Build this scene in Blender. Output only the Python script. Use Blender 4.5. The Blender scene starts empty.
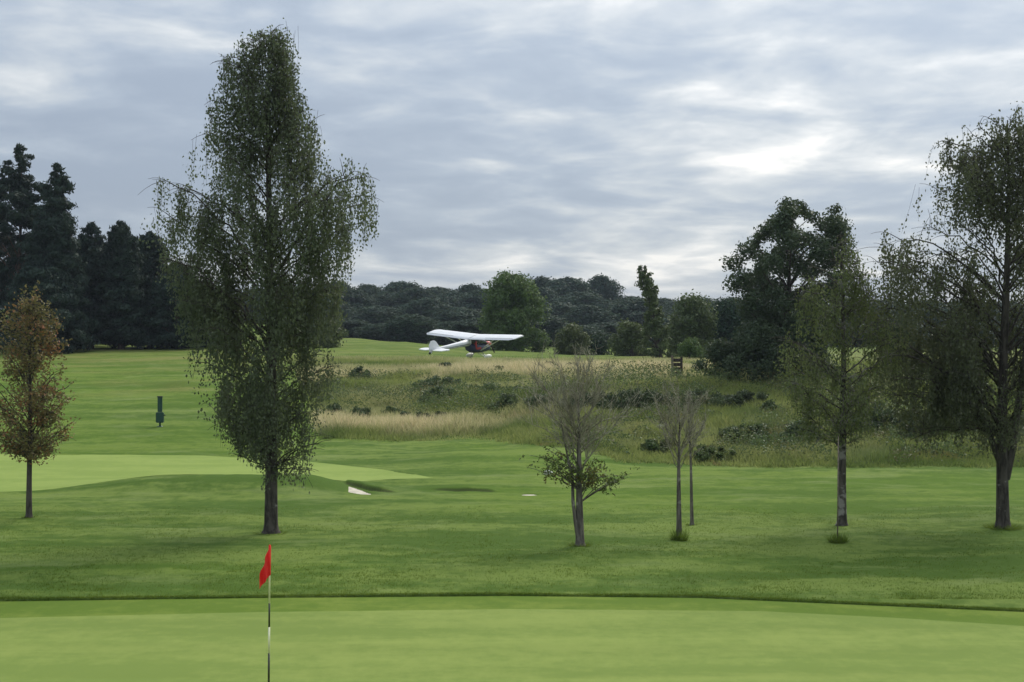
import bpy, bmesh, math, random
import numpy as np
from mathutils import Vector, Matrix, Euler

# ------------------------------------------------------------------ camera, sky, sun, exposure
scene = bpy.context.scene
COL = scene.collection
F, CX, CY, CAMH = 1480.0, 512.0, 341.0, 4.65       # focal length in pixels, level camera 4.65 m above the lower green
cam = bpy.data.cameras.new('camera')
cam.sensor_width = 36.0
cam.lens = F / 1024.0 * 36.0
cam.clip_start, cam.clip_end = 0.1, 4000.0
camo = bpy.data.objects.new('camera', cam)
COL.objects.link(camo)
camo.location = (0, 0, CAMH)
camo.rotation_euler = (math.radians(90), 0, 0)
scene.camera = camo

SUN_EL, SUN_AZ = math.radians(42), math.radians(32)      # ahead and to the right, behind thin cloud
sun = bpy.data.lights.new('sun', 'SUN')
sun.energy = 1.4
sun.angle = math.radians(26)
sun.color = (1.0, 0.95, 0.86)
suno = bpy.data.objects.new('sun', sun)
COL.objects.link(suno)
sd = Vector((math.sin(SUN_AZ)*math.cos(SUN_EL), math.cos(SUN_AZ)*math.cos(SUN_EL), math.sin(SUN_EL)))
suno.rotation_euler = sd.to_track_quat('Z', 'Y').to_euler()
suno.location = (30, 40, 60)

scene.view_settings.view_transform = 'Standard'
scene.view_settings.look = 'None'
scene.view_settings.exposure = 0.97
scene.view_settings.gamma = 1.0
scene.view_settings.use_curve_mapping = False
scene.render.engine = 'CYCLES'
scene.cycles.max_bounces = 6
scene.cycles.transparent_max_bounces = 4
scene.cycles.volume_bounces = 0


class NT:
    """small node helper"""
    def __init__(s, tree):
        s.t = tree; s.n = tree.nodes; s.l = tree.links
    def node(s, typ, **kw):
        nd = s.n.new(typ)
        for k, v in kw.items(): setattr(nd, k, v)
        return nd
    def put(s, sock, v):
        if isinstance(v, bpy.types.NodeSocket): s.l.new(v, sock)
        elif isinstance(v, (tuple, list)) and len(v) == 3 and sock.type == 'RGBA': sock.default_value = (*v, 1)
        else: sock.default_value = v
    def math(s, op, a, b=0.0, c=0.0, clamp=False):
        nd = s.node('ShaderNodeMath', operation=op, use_clamp=clamp)
        s.put(nd.inputs[0], a); s.put(nd.inputs[1], b); s.put(nd.inputs[2], c)
        return nd.outputs[0]
    def mix(s, fac, a, b, blend='MIX'):
        nd = s.node('ShaderNodeMix', data_type='RGBA', blend_type=blend)
        s.put(nd.inputs[0], fac); s.put(nd.inputs[6], a); s.put(nd.inputs[7], b)
        return nd.outputs[2]
    def noise(s, vec, scale, detail=4, rough=0.55, dist=0.0):
        nd = s.node('ShaderNodeTexNoise')
        if vec is not None: s.l.new(vec, nd.inputs['Vector'])
        nd.inputs['Scale'].default_value = scale; nd.inputs['Detail'].default_value = detail
        nd.inputs['Roughness'].default_value = rough; nd.inputs['Distortion'].default_value = dist
        return nd.outputs[0]
    def mapr(s, v, a, b, c=0.0, d=1.0, smooth=True):
        nd = s.node('ShaderNodeMapRange')
        nd.interpolation_type = 'SMOOTHSTEP' if smooth else 'LINEAR'
        s.put(nd.inputs[0], v)
        for i, q in enumerate((a, b, c, d)): nd.inputs[i+1].default_value = q
        return nd.outputs[0]
    def vmap(s, vec, scale=(1, 1, 1), loc=(0, 0, 0)):
        nd = s.node('ShaderNodeMapping')
        s.l.new(vec, nd.inputs[0]); nd.inputs['Scale'].default_value = scale; nd.inputs['Location'].default_value = loc
        return nd.outputs[0]


world = bpy.data.worlds.new('World')
scene.world = world
world.use_nodes = True
wt = NT(world.node_tree)
world.node_tree.nodes.clear()
sky = wt.node('ShaderNodeTexSky')
sky.sky_type = 'NISHITA'
sky.sun_disc = False
sky.sun_elevation = SUN_EL
sky.sun_rotation = SUN_AZ
sky.altitude = 100
gen = wt.node('ShaderNodeTexCoord').outputs['Generated']
sep = wt.node('ShaderNodeSeparateXYZ'); wt.l.new(gen, sep.inputs[0])
up = wt.math('MAXIMUM', sep.outputs[2], 0.0)
den = wt.math('ADD', up, 0.15)
cmb = wt.node('ShaderNodeCombineXYZ')
wt.put(cmb.inputs[0], wt.math('DIVIDE', sep.outputs[0], den))
wt.put(cmb.inputs[1], wt.math('DIVIDE', sep.outputs[1], den))
wt.put(cmb.inputs[2], 0.0)
cp = cmb.outputs[0]
n_big = wt.noise(wt.vmap(cp, (0.8, 0.75, 1), (3.1, 0.7, 0)), 1.0, 3, 0.5, 0.3)
n_mid = wt.noise(wt.vmap(cp, (2.1, 2.3, 1), (5.3, 1.2, 0)), 1.0, 6, 0.52, 0.5)
n_fin = wt.noise(wt.vmap(cp, (6.5, 5.5, 1), (7.7, 2.2, 0)), 1.0, 6, 0.55, 0.3)
dens = wt.math('ADD', wt.math('ADD', wt.math('MULTIPLY', n_big, 0.38), wt.math('MULTIPLY', n_mid, 0.46)), wt.math('MULTIPLY', n_fin, 0.16))
# thin cloud glows around the hidden sun
nrm = wt.node('ShaderNodeVectorMath', operation='DOT_PRODUCT')
wt.l.new(gen, nrm.inputs[0]); nrm.inputs[1].default_value = sd
glow = wt.math('POWER', wt.math('MAXIMUM', nrm.outputs['Value'], 0.0), 5.0)
thin = wt.mapr(dens, 0.39, 0.70)
thin2 = wt.math('ADD', thin, wt.math('MULTIPLY', glow, 0.72), clamp=True)
cloud = wt.node('ShaderNodeValToRGB')
cr = cloud.color_ramp
cr.elements[0].position = 0.0; cr.elements[0].color = (0.170, 0.202, 0.252, 1)
cr.elements[1].position = 1.0; cr.elements[1].color = (0.52, 0.510, 0.490, 1)
e = cr.elements.new(0.32); e.color = (0.222, 0.255, 0.300, 1)
e = cr.elements.new(0.62); e.color = (0.308, 0.330, 0.352, 1)
e = cr.elements.new(0.86); e.color = (0.415, 0.423, 0.426, 1)
wt.put(cloud.inputs[0], thin2)
# overcast luminance law: brighter towards the zenith
lum = wt.math('ADD', wt.math('MULTIPLY', up, 1.30), 0.86)
lum = wt.math('ADD', lum, wt.math('MULTIPLY', glow, 0.30))
vm = wt.node('ShaderNodeVectorMath', operation='SCALE')
wt.l.new(cloud.outputs[0], vm.inputs[0]); wt.put(vm.inputs['Scale'], lum)
bg1 = wt.node('ShaderNodeBackground'); wt.l.new(sky.outputs[0], bg1.inputs[0]); bg1.inputs[1].default_value = 0.05
bg2 = wt.node('ShaderNodeBackground'); wt.l.new(vm.outputs[0], bg2.inputs[0]); bg2.inputs[1].default_value = 1.0
mx = wt.node('ShaderNodeMixShader'); mx.inputs[0].default_value = 0.90
wt.l.new(bg1.outputs[0], mx.inputs[1]); wt.l.new(bg2.outputs[0], mx.inputs[2])
wo = wt.node('ShaderNodeOutputWorld'); wt.l.new(mx.outputs[0], wo.inputs[0])

# ------------------------------------------------------------------ helpers
rng = np.random.default_rng(7)
random.seed(7)


def tag(o, label=None, cat=None, group=None, kind=None):
    if label: o['label'] = label
    if cat: o['category'] = cat
    if group: o['group'] = group
    if kind: o['kind'] = kind
    return o


def empty(name, loc, label=None, cat=None, group=None):
    o = bpy.data.objects.new(name, None)
    o.empty_display_size = 0.3
    COL.objects.link(o)
    o.location = loc
    return tag(o, label, cat, group)


def mesh_np(name, verts, quads, attrs=None, smooth=False):
    """quads: (N,4) or (N,3) int array"""
    me = bpy.data.meshes.new(name)
    verts = np.asarray(verts, np.float32); quads = np.asarray(quads, np.int32)
    k = quads.shape[1]; n = len(quads)
    me.vertices.add(len(verts)); me.vertices.foreach_set('co', verts.ravel())
    me.loops.add(n*k); me.loops.foreach_set('vertex_index', quads.ravel())
    me.polygons.add(n)
    me.polygons.foreach_set('loop_start', np.arange(0, n*k, k, dtype=np.int32))
    me.polygons.foreach_set('loop_total', np.full(n, k, np.int32))
    if smooth: me.polygons.foreach_set('use_smooth', np.ones(n, bool))
    if attrs:
        for an, (dom, arr) in attrs.items():
            a = me.attributes.new(an, 'FLOAT', dom)
            a.data.foreach_set('value', np.asarray(arr, np.float32))
    me.update(calc_edges=True)
    return me


def obj(name, me, mat, parent=None, loc=None):
    o = bpy.data.objects.new(name, me)
    COL.objects.link(o)
    if mat is not None and len(me.materials) == 0: me.materials.append(mat)
    if parent is not None: o.parent = parent
    if loc is not None: o.location = loc
    return o


def bm_obj(name, bm, mat, parent=None, smooth=False, loc=None):
    me = bpy.data.meshes.new(name)
    bm.normal_update(); bm.to_mesh(me); bm.free()
    if smooth:
        for p in me.polygons: p.use_smooth = True
    return obj(name, me, mat, parent, loc)


def tubes(paths, sides=6):
    """paths: list of (pts Nx3, radii N) -> verts, quads"""
    V, Q, off = [], [], 0
    ang = np.linspace(0, 2*np.pi, sides, endpoint=False)
    ca, sa = np.cos(ang), np.sin(ang)
    for pts, rad in paths:
        pts = np.asarray(pts, float); rad = np.asarray(rad, float); n = len(pts)
        t = np.gradient(pts, axis=0); t /= (np.linalg.norm(t, axis=1, keepdims=True)+1e-9)
        ref = np.array([0.31, 0.95, 0.07]) if abs(t[0, 1]) < 0.8 else np.array([0.95, 0.1, 0.2])
        a = np.cross(t, ref); a /= (np.linalg.norm(a, axis=1, keepdims=True)+1e-9)
        b = np.cross(t, a)
        ring = pts[:, None, :] + rad[:, None, None]*(ca[None, :, None]*a[:, None, :] + sa[None, :, None]*b[:, None, :])
        V.append(ring.reshape(-1, 3))
        i = np.arange(n-1)[:, None]*sides; j = np.arange(sides)[None, :]; j2 = (j+1) % sides
        Q.append((off + np.stack([i+j, i+j2, i+sides+j2, i+sides+j], -1)).reshape(-1, 4))
        off += n*sides
    return np.concatenate(V), np.concatenate(Q)


def leaf_cards(c, d, l, w, r=None, nrm=None):
    """rhombic leaves: centres c, long axis d"""
    r = r or rng
    n = len(c)
    d = d/(np.linalg.norm(d, axis=1, keepdims=True)+1e-9)
    q = r.normal(size=(n, 3)) if nrm is None else nrm+0.45*r.normal(size=(n, 3)); p = np.cross(d, q); p /= (np.linalg.norm(p, axis=1, keepdims=True)+1e-9)
    l = np.broadcast_to(np.asarray(l), (n,))[:, None]*0.5; w = np.broadcast_to(np.asarray(w), (n,))[:, None]*0.5
    V = np.stack([c-d*l, c+p*w-d*l*0.15, c+d*l, c-p*w-d*l*0.15], 1).reshape(-1, 3)
    Q = np.arange(4*n).reshape(n, 4)
    return V, Q


def value_noise(x, y, scale, seed=0, octaves=3):
    out = np.zeros_like(x, float); amp, tot = 1.0, 0.0
    for o in range(octaves):
        s = scale*(2**o)
        xx, yy = x*s+31.7*o+seed*1.37, y*s+11.3*o+seed*2.11
        xi, yi = np.floor(xx).astype(np.int64), np.floor(yy).astype(np.int64)
        fx, fy = xx-xi, yy-yi
        fx = fx*fx*(3-2*fx); fy = fy*fy*(3-2*fy)
        def h(i, j):
            v = np.sin(i*127.1+j*311.7+seed*74.7+o*17.0)*43758.5453
            return v-np.floor(v)
        v = (h(xi, yi)*(1-fx)+h(xi+1, yi)*fx)*(1-fy)+(h(xi, yi+1)*(1-fx)+h(xi+1, yi+1)*fx)*fy
        out += amp*v; tot += amp; amp *= 0.5
    return out/tot


def sstep(a, b, x):
    t = np.clip((x-a)/(b-a), 0, 1)
    return t*t*(3-2*t)


# ------------------------------------------------------------------ materials
def new_mat(name):
    m = bpy.data.materials.new(name); m.use_nodes = True
    m.node_tree.nodes.clear()
    return m, NT(m.node_tree)


def finish(t, shader):
    o = t.node('ShaderNodeOutputMaterial'); t.l.new(shader, o.inputs[0])


def plain(name, col, rough=0.6, spec=0.3, metal=0.0, var=0.15, scale=6.0, bump=0.0):
    m, t = new_mat(name)
    pos = t.node('ShaderNodeTexCoord').outputs['Object']
    n = t.noise(pos, scale, 5, 0.6)
    c = t.mix(t.mapr(n, 0.3, 0.7), tuple(x*(1-var) for x in col), tuple(min(1, x*(1+var)) for x in col))
    p = t.node('ShaderNodeBsdfPrincipled')
    t.put(p.inputs['Base Color'], c); p.inputs['Roughness'].default_value = rough
    p.inputs['Specular IOR Level'].default_value = spec; p.inputs['Metallic'].default_value = metal
    if bump:
        b = t.node('ShaderNodeBump'); b.inputs['Strength'].default_value = bump; b.inputs['Distance'].default_value = 0.02
        t.put(b.inputs['Height'], n); t.l.new(b.outputs[0], p.inputs['Normal'])
    finish(t, p.outputs[0])
    return m


def leaf_mat(name, dark, light, trans=0.35, patch=None, nscale=0.6, spec=0.25):
    """per-leaf tint + metre-scale patches of growth; thin leaves let some light through"""
    m, t = new_mat(name)
    att = t.node('ShaderNodeAttribute'); att.attribute_name = 'tint'
    pos = t.node('ShaderNodeNewGeometry').outputs['Position']
    n = t.noise(pos, nscale, 3, 0.6)
    f = t.math('ADD', t.math('MULTIPLY', att.outputs['Fac'], 0.65), t.math('MULTIPLY', t.mapr(n, 0.3, 0.7), 0.35))
    c = t.mix(f, dark, light)
    if patch is not None:
        n2 = t.noise(pos, nscale*1.7, 2, 0.5)
        pf = t.math('MULTIPLY', t.mapr(n2, 0.46, 0.66), t.mapr(att.outputs['Fac'], 0.1, 0.9))
        c = t.mix(pf, c, patch)
    inf = t.node('ShaderNodeObjectInfo')
    hs = t.node('ShaderNodeHueSaturation')
    t.put(hs.inputs['Hue'], t.mapr(inf.outputs['Random'], 0, 1, 0.488, 0.512, False))
    t.put(hs.inputs['Value'], t.mapr(inf.outputs['Random'], 0, 1, 0.86, 1.16, False))
    t.put(hs.inputs['Color'], c)
    p = t.node('ShaderNodeBsdfPrincipled')
    t.put(p.inputs['Base Color'], hs.outputs[0]); p.inputs['Roughness'].default_value = 0.55
    p.inputs['Specular IOR Level'].default_value = spec
    tr = t.node('ShaderNodeBsdfTranslucent')
    t.put(tr.inputs[0], t.mix(0.5, hs.outputs[0], (0.105, 0.125, 0.045)))
    ms = t.node('ShaderNodeMixShader'); ms.inputs[0].default_value = trans
    t.l.new(p.outputs[0], ms.inputs[1]); t.l.new(tr.outputs[0], ms.inputs[2])
    finish(t, ms.outputs[0])
    return m


def bark_mat(name, col, pale=None, pale_amt=0.5):
    m, t = new_mat(name)
    pos = t.node('ShaderNodeNewGeometry').outputs['Position']
    n = t.noise(t.vmap(pos, (9, 9, 2.2)), 1.0, 6, 0.65, 0.4)
    c = t.mix(t.mapr(n, 0.35, 0.65), tuple(x*0.45 for x in col), tuple(x*1.3 for x in col))
    if pale is not None:
        n2 = t.noise(t.vmap(pos, (4, 4, 5)), 1.0, 4, 0.6)
        c = t.mix(t.mapr(n2, 0.62-0.25*pale_amt, 0.72-0.2*pale_amt), c, pale)
    p = t.node('ShaderNodeBsdfPrincipled'); t.put(p.inputs['Base Color'], c)
    p.inputs['Roughness'].default_value = 0.9; p.inputs['Specular IOR Level'].default_value = 0.1
    b = t.node('ShaderNodeBump'); b.inputs['Strength'].default_value = 0.7; b.inputs['Distance'].default_value = 0.03
    t.put(b.inputs['Height'], n); t.l.new(b.outputs[0], p.inputs['Normal'])
    finish(t, p.outputs[0])
    return m


def turf(name, dark, light, attr=False, stripe=0.0, sscale=1.0, speck=0.25, bump=0.5, gsc=1.0, con=(0.45, 0.555)):
    m, t = new_mat(name)
    pos = t.node('ShaderNodeNewGeometry').outputs['Position']
    n1 = t.noise(pos, 0.16*gsc, 4, 0.6, 0.4)
    n2 = t.noise(t.vmap(pos, (1.0, 1.25, 1)), 1.5*gsc, 5, 0.62, 0.3)
    n3 = t.noise(t.vmap(pos, (5.0, 2.6, 5)), 1.0*gsc, 5, 0.7)
    n4 = t.noise(pos, 42.0, 3, 0.7)
    f = t.math('ADD', t.math('MULTIPLY', n1, 0.30), t.math('MULTIPLY', n2, 0.36))
    n5 = t.noise(t.vmap(pos, (0.10, 0.42, 0.3)), 1.0, 4, 0.6, 0.6)
    f = t.math('ADD', f, t.math('MULTIPLY', n3, 0.24))
    f = t.math('ADD', t.math('MULTIPLY', f, 0.62), t.math('MULTIPLY', n5, 0.43))
    f = t.mapr(f, *con)
    c = t.mix(f, dark, light)
    if attr:
        a = t.node('ShaderNodeAttribute'); a.attribute_name = 'fair'
        c_f = t.mix(f, (0.078, 0.136, 0.018), (0.130, 0.188, 0.033))
        c = t.mix(a.outputs['Fac'], c, c_f)
        a2 = t.node('ShaderNodeAttribute'); a2.attribute_name = 'dry'
        c = t.mix(t.math('MULTIPLY', a2.outputs['Fac'], t.mapr(f, 0.0, 0.8, 0.45, 1.0)), c, (0.185, 0.180, 0.062))
        a3 = t.node('ShaderNodeAttribute'); a3.attribute_name = 'lip_shade'
        c = t.mix(a3.outputs['Fac'], c, (0.030, 0.034, 0.016))  # shade of the turf lip faces, painted dark into the ground colour
        # pale worn patches with a shape of their own
        w = t.noise(t.vmap(pos, (0.6, 1.2, 1), (4, 9, 0)), 0.40, 5, 0.65, 0.5)
        c = t.mix(t.math('MULTIPLY', t.mapr(w, 0.52, 0.68), 0.5), c, (0.175, 0.220, 0.075))
    if stripe:
        wv = t.noise(t.vmap(pos, (0.03*sscale, 1.0*sscale, 1)), 1.1, 2, 0.5)
        c = t.mix(t.mapr(wv, 0.4, 0.6, 0.0, stripe), c, tuple(x*0.75 for x in dark))
    c = t.mix(t.math('MULTIPLY', t.mapr(n4, 0.35, 0.7), speck), c, tuple(x*0.55 for x in dark))
    p = t.node('ShaderNodeBsdfPrincipled'); t.put(p.inputs['Base Color'], c)
    p.inputs['Roughness'].default_value = 0.9; p.inputs['Specular IOR Level'].default_value = 0.03
    b = t.node('ShaderNodeBump'); b.inputs['Strength'].default_value = bump; b.inputs['Distance'].default_value = 0.03
    t.put(b.inputs['Height'], t.math('ADD', n4, t.math('MULTIPLY', n3, 0.6))); t.l.new(b.outputs[0], p.inputs['Normal'])
    finish(t, p.outputs[0])
    return m


def grass_mat(name, dark, light, dry=None):
    m, t = new_mat(name)
    att = t.node('ShaderNodeAttribute'); att.attribute_name = 'tint'
    pos = t.node('ShaderNodeNewGeometry').outputs['Position']
    n = t.noise(pos, 0.5, 4, 0.6)
    f = t.math('ADD', t.math('MULTIPLY', att.outputs['Fac'], 0.55), t.math('MULTIPLY', t.mapr(n, 0.3, 0.7), 0.45))
    c = t.mix(f, dark, light)
    if dry is not None:
        lush = t.noise(pos, 0.23, 3, 0.6, 0.5)
        c = t.mix(t.mapr(lush, 0.50, 0.64, 0.0, 0.75), c, (0.090, 0.148, 0.036))
        rust = t.noise(t.vmap(pos, (1, 1, 0), (17, 5, 0)), 0.42, 3, 0.6, 0.5)
        c = t.mix(t.math('MULTIPLY', t.mapr(rust, 0.60, 0.72), t.mapr(att.outputs['Fac'], 0.3, 0.8, 0.1, 0.9)), c, (0.260, 0.170, 0.085))
        a2 = t.node('ShaderNodeAttribute'); a2.attribute_name = 'dry'
        c = t.mix(a2.outputs['Fac'], c, dry)
    p = t.node('ShaderNodeBsdfPrincipled'); t.put(p.inputs['Base Color'], c)
    p.inputs['Roughness'].default_value = 0.7; p.inputs['Specular IOR Level'].default_value = 0.15
    tr = t.node('ShaderNodeBsdfTranslucent'); t.put(tr.inputs[0], c)
    ms = t.node('ShaderNodeMixShader'); ms.inputs[0].default_value = 0.45
    t.l.new(p.outputs[0], ms.inputs[1]); t.l.new(tr.outputs[0], ms.inputs[2])
    finish(t, ms.outputs[0])
    return m


M = {}
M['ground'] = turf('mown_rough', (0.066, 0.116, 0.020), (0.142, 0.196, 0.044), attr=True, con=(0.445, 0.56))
M['green'] = turf('putting_green_turf', (0.152, 0.210, 0.050), (0.210, 0.264, 0.068), speck=0.12, bump=0.15, stripe=0.14, gsc=1.2, con=(0.42, 0.58))
M['green2'] = turf('far_green_turf', (0.180, 0.246, 0.060), (0.214, 0.278, 0.072), speck=0.06, bump=0.1, gsc=0.7)
M['fringe'] = turf('fringe_turf', (0.098, 0.154, 0.024), (0.146, 0.198, 0.036), speck=0.15, bump=0.25)
M['sand'] = plain('bunker_sand', (0.46, 0.42, 0.34), 0.9, 0.1, var=0.2, scale=4, bump=0.5)
M['blades'] = grass_mat('rough_blades', (0.074, 0.126, 0.014), (0.148, 0.204, 0.030))
M['meadow'] = grass_mat('meadow_blades', (0.125, 0.180, 0.042), (0.320, 0.350, 0.110), (0.68, 0.58, 0.36))
M['tuft'] = grass_mat('tuft_blades', (0.075, 0.130, 0.018), (0.160, 0.225, 0.036))
M['birch_leaf'] = leaf_mat('birch_leaf', (0.062, 0.082, 0.044), (0.150, 0.175, 0.095), 0.42)
M['alder_leaf'] = leaf_mat('right_birch_leaf', (0.058, 0.074, 0.040), (0.140, 0.158, 0.082), 0.40)
M['young_leaf'] = leaf_mat('young_birch_leaf', (0.090, 0.120, 0.040), (0.180, 0.215, 0.078), 0.35)
M['oak_leaf'] = leaf_mat('oak_leaf', (0.030, 0.056, 0.028), (0.078, 0.115, 0.050), 0.22)
M['willow_leaf'] = leaf_mat('willow_leaf', (0.052, 0.090, 0.025), (0.109, 0.161, 0.041), 0.30)
M['wood_leaf'] = leaf_mat('wood_leaf', (0.014, 0.033, 0.024), (0.042, 0.074, 0.044), 0.2, nscale=0.15, spec=0.05)
M['shrub_leaf'] = leaf_mat('shrub_leaf', (0.048, 0.077, 0.029), (0.120, 0.152, 0.054), 0.25)
M['gorse_leaf'] = leaf_mat('gorse_leaf', (0.034, 0.062, 0.026), (0.092, 0.128, 0.048), 0.2)
M['scrub_leaf'] = leaf_mat('scrub_leaf', (0.045, 0.080, 0.026), (0.130, 0.175, 0.055), 0.35, patch=(0.16, 0.13, 0.06), nscale=0.35)
M['pine_leaf'] = leaf_mat('pine_needle', (0.014, 0.027, 0.022), (0.036, 0.056, 0.040), 0.12, spec=0.06)
M['rust_leaf'] = leaf_mat('rust_leaf', (0.120, 0.125, 0.045), (0.270, 0.210, 0.080), 0.35, patch=(0.42, 0.160, 0.070), nscale=1.0)
M['rowan_leaf'] = leaf_mat('rowan_leaf', (0.050, 0.085, 0.020), (0.120, 0.150, 0.036), 0.35, patch=(0.20, 0.15, 0.04), nscale=1.4)
M['bark_dark'] = bark_mat('dark_bark', (0.075, 0.066, 0.056))
M['bark_birch'] = bark_mat('birch_bark', (0.070, 0.062, 0.052), (0.19, 0.18, 0.165), 0.0)
M['bark_pale'] = bark_mat('pale_birch_bark', (0.085, 0.075, 0.062), (0.24, 0.225, 0.20), 0.5)
M['bark_grey'] = bark_mat('grey_bark', (0.135, 0.120, 0.100), (0.26, 0.24, 0.21), 0.2)
M['twig_grey'] = bark_mat('pale_dead_twig', (0.27, 0.25, 0.18), (0.38, 0.36, 0.28), 0.3)
M['bark_pine'] = bark_mat('pine_bark', (0.085, 0.058, 0.042))
M['wood'] = plain('weathered_wood', (0.17, 0.14, 0.11), 0.85, 0.1, var=0.35, scale=14, bump=0.4)
M['wood_dark'] = plain('dark_wood', (0.055, 0.045, 0.038), 0.85, 0.1, var=0.35, scale=14, bump=0.4)
M['red'] = plain('red_flag_cloth', (0.80, 0.042, 0.036), 0.8, 0.1, var=0.08, scale=5)
M['white'] = plain('white_paint', (0.80, 0.80, 0.76), 0.4, 0.4, var=0.03)
M['pole_white'] = plain('pole_white', (0.80, 0.78, 0.55), 0.45, 0.4, var=0.05)
M['pole_black'] = plain('pole_black', (0.035, 0.038, 0.022), 0.45, 0.4, var=0.1)
M['dkgreen'] = plain('dark_green_enamel', (0.008, 0.050, 0.034), 0.4, 0.5, var=0.1)
M['dacron'] = plain('white_wing_fabric', (0.68, 0.69, 0.70), 0.45, 0.4, var=0.04, scale=1.5)
M['navy'] = plain('navy_paint', (0.020, 0.028, 0.075), 0.4, 0.5, var=0.1)
M['redpaint'] = plain('red_paint', (0.45, 0.035, 0.035), 0.4, 0.5, var=0.08)
M['rubber'] = plain('black_rubber', (0.016, 0.016, 0.017), 0.8, 0.2, var=0.1)
M['alloy'] = plain('alloy_tube', (0.55, 0.56, 0.57), 0.35, 0.5, metal=0.6, var=0.05)
mg, tg = new_mat('canopy_glass')
pg = tg.node('ShaderNodeBsdfPrincipled')
pg.inputs['Base Color'].default_value = (0.10, 0.12, 0.13, 1); pg.inputs['Roughness'].default_value = 0.06
pg.inputs['Transmission Weight'].default_value = 0.6
finish(tg, pg.outputs[0]); M['glass'] = mg

# ------------------------------------------------------------------ terrain height
YK = np.array([-80, 1, 15, 20, 44, 50, 55, 58, 62, 66, 70, 73.6, 75.0, 80, 85, 92, 100, 110, 130, 150, 200, 260, 400, 600, 1000.])
def _c(d):
    k = sorted(d); return np.interp(YK, k, [d[i] for i in k])
near = {-80: 3.2, 1: 3.0, 15: 0.0, 20: 0.0}
COLS_PX = np.array([-600, 0, 200, 345, 400, 480, 600, 900, 1600.])
PROF = np.stack([
    _c({**near, 58: 0, 62: .1, 66: .25, 70: .5, 75: .85, 80: 1.15, 85: 1.5, 92: 2.0, 100: 2.6, 110: 3.2, 130: 4.1, 150: 4.4, 200: 5.6, 260: 7.6, 400: 13, 600: 16, 1000: 16}),
    _c({**near, 58: 0, 62: .1, 66: .25, 70: .5, 75: .85, 80: 1.15, 85: 1.5, 92: 2.0, 100: 2.6, 110: 3.2, 130: 4.1, 150: 4.4, 200: 5.6, 260: 7.6, 400: 13, 600: 16, 1000: 16}),
    _c({**near, 58: 0, 62: .1, 66: .25, 70: .55, 75: .92, 80: 1.25, 85: 1.6, 92: 2.15, 100: 2.75, 110: 3.3, 130: 4.1, 150: 4.6, 200: 5.4, 260: 6.8, 400: 12, 600: 16, 1000: 16}),
    _c({**near, 58: 0, 62: .1, 66: .24, 70: .6, 75: 1.07, 80: 1.5, 85: 2.0, 92: 2.66, 100: 3.2, 110: 3.6, 130: 4.25, 150: 4.95, 170: 5.2, 200: 5.0, 260: 5.0, 400: 11, 600: 16, 1000: 16}),
    _c({**near, 58: 0, 62: .1, 66: .24, 70: .6, 75: 1.07, 80: 1.5, 85: 2.0, 92: 2.66, 100: 3.2, 110: 3.55, 130: 4.2, 150: 4.55, 170: 4.6, 200: 4.3, 260: 4.4, 400: 11, 600: 16, 1000: 16}),
    _c({**near, 58: 0, 62: .16, 66: .42, 70: .85, 75: 1.45, 80: 1.85, 85: 2.25, 92: 2.8, 100: 3.2, 110: 3.45, 130: 3.7, 150: 3.7, 200: 3.8, 260: 4.2, 400: 11, 600: 16, 1000: 16}),
    _c({**near, 55: 0, 58: .15, 62: .5, 66: 1.05, 70: 1.6, 73.6: 2.05, 75: 2.5, 80: 2.62, 85: 2.75, 92: 2.92, 100: 3.1, 110: 3.3, 130: 3.35, 150: 3.3, 200: 3.5, 260: 4, 400: 10, 600: 15, 1000: 15}),
    _c({**near, 52: 0, 55: .1, 58: .4, 62: .85, 66: 1.45, 70: 1.9, 73.6: 2.15, 75: 2.42, 80: 2.5, 85: 2.6, 92: 2.8, 100: 3.0, 110: 3.2, 130: 3.2, 150: 3.2, 200: 3.4, 260: 4, 400: 9, 600: 14, 1000: 14}),
    _c({**near, 52: 0, 55: .1, 58: .4, 62: .85, 66: 1.45, 70: 1.9, 73.6: 2.15, 75: 2.42, 80: 2.5, 85: 2.6, 92: 2.8, 100: 3.0, 110: 3.2, 130: 3.2, 150: 3.2, 200: 3.4, 260: 4, 400: 9, 600: 14, 1000: 14}),
])


def px_of(x, y):
    return CX + F*x/np.maximum(y, 12.0)


def lip_y(px):       # where the rough stands up behind the front green
    rows = np.interp(px, [-400, 0, 260, 512, 700, 860, 1024, 1400], [612, 601.5, 598, 596, 598, 605, 612, 640])
    return CAMH*F/(rows-CY)


def green_y(px):     # back edge of the close-mown putting surface
    rows = np.interp(px, [-400, 0, 260, 512, 760, 900, 1024, 1400], [632, 618, 612, 609, 611, 618, 626, 660])
    return CAMH*F/(rows-CY)


def meadow_y(px):    # front edge of the tall grass
    rows = np.interp(px, [-500, 290, 320, 480, 560, 620, 760, 1024, 1500], [352, 358, 436, 441, 454, 464, 469, 470, 470])
    rows = np.maximum(rows, 345)
    yy = np.interp(rows, [350, 358, 436, 441, 454, 464, 469, 470], [108, 104, 66.5, 65.0, 60.0, 56.2, 54.0, 53.5])
    return yy


# turf lips: columns, depth of the lip, height of the lip
LIPS = [((344, 348, 360, 374, 388, 400), (46.8, 46.7, 46.5, 45.9, 45.5, 45.3), (0, .13, .16, .14, .09, 0)),
        ((424, 440, 465, 490, 502), (46.2, 46.1, 45.9, 45.7, 45.6), (0, .06, .10, .07, 0))]
# bunkers: columns, near edge, far edge
BUNK = [((347.5, 350, 356, 363, 369, 372), (45.2, 45.0, 44.9, 44.8, 44.8, 44.9), (46.5, 46.6, 46.4, 46.0, 45.4, 45.1)),
        ((520, 523, 528, 534, 538), (44.75, 44.6, 44.5, 44.55, 44.7), (44.8, 45.1, 45.2, 45.1, 44.8))]


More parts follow.
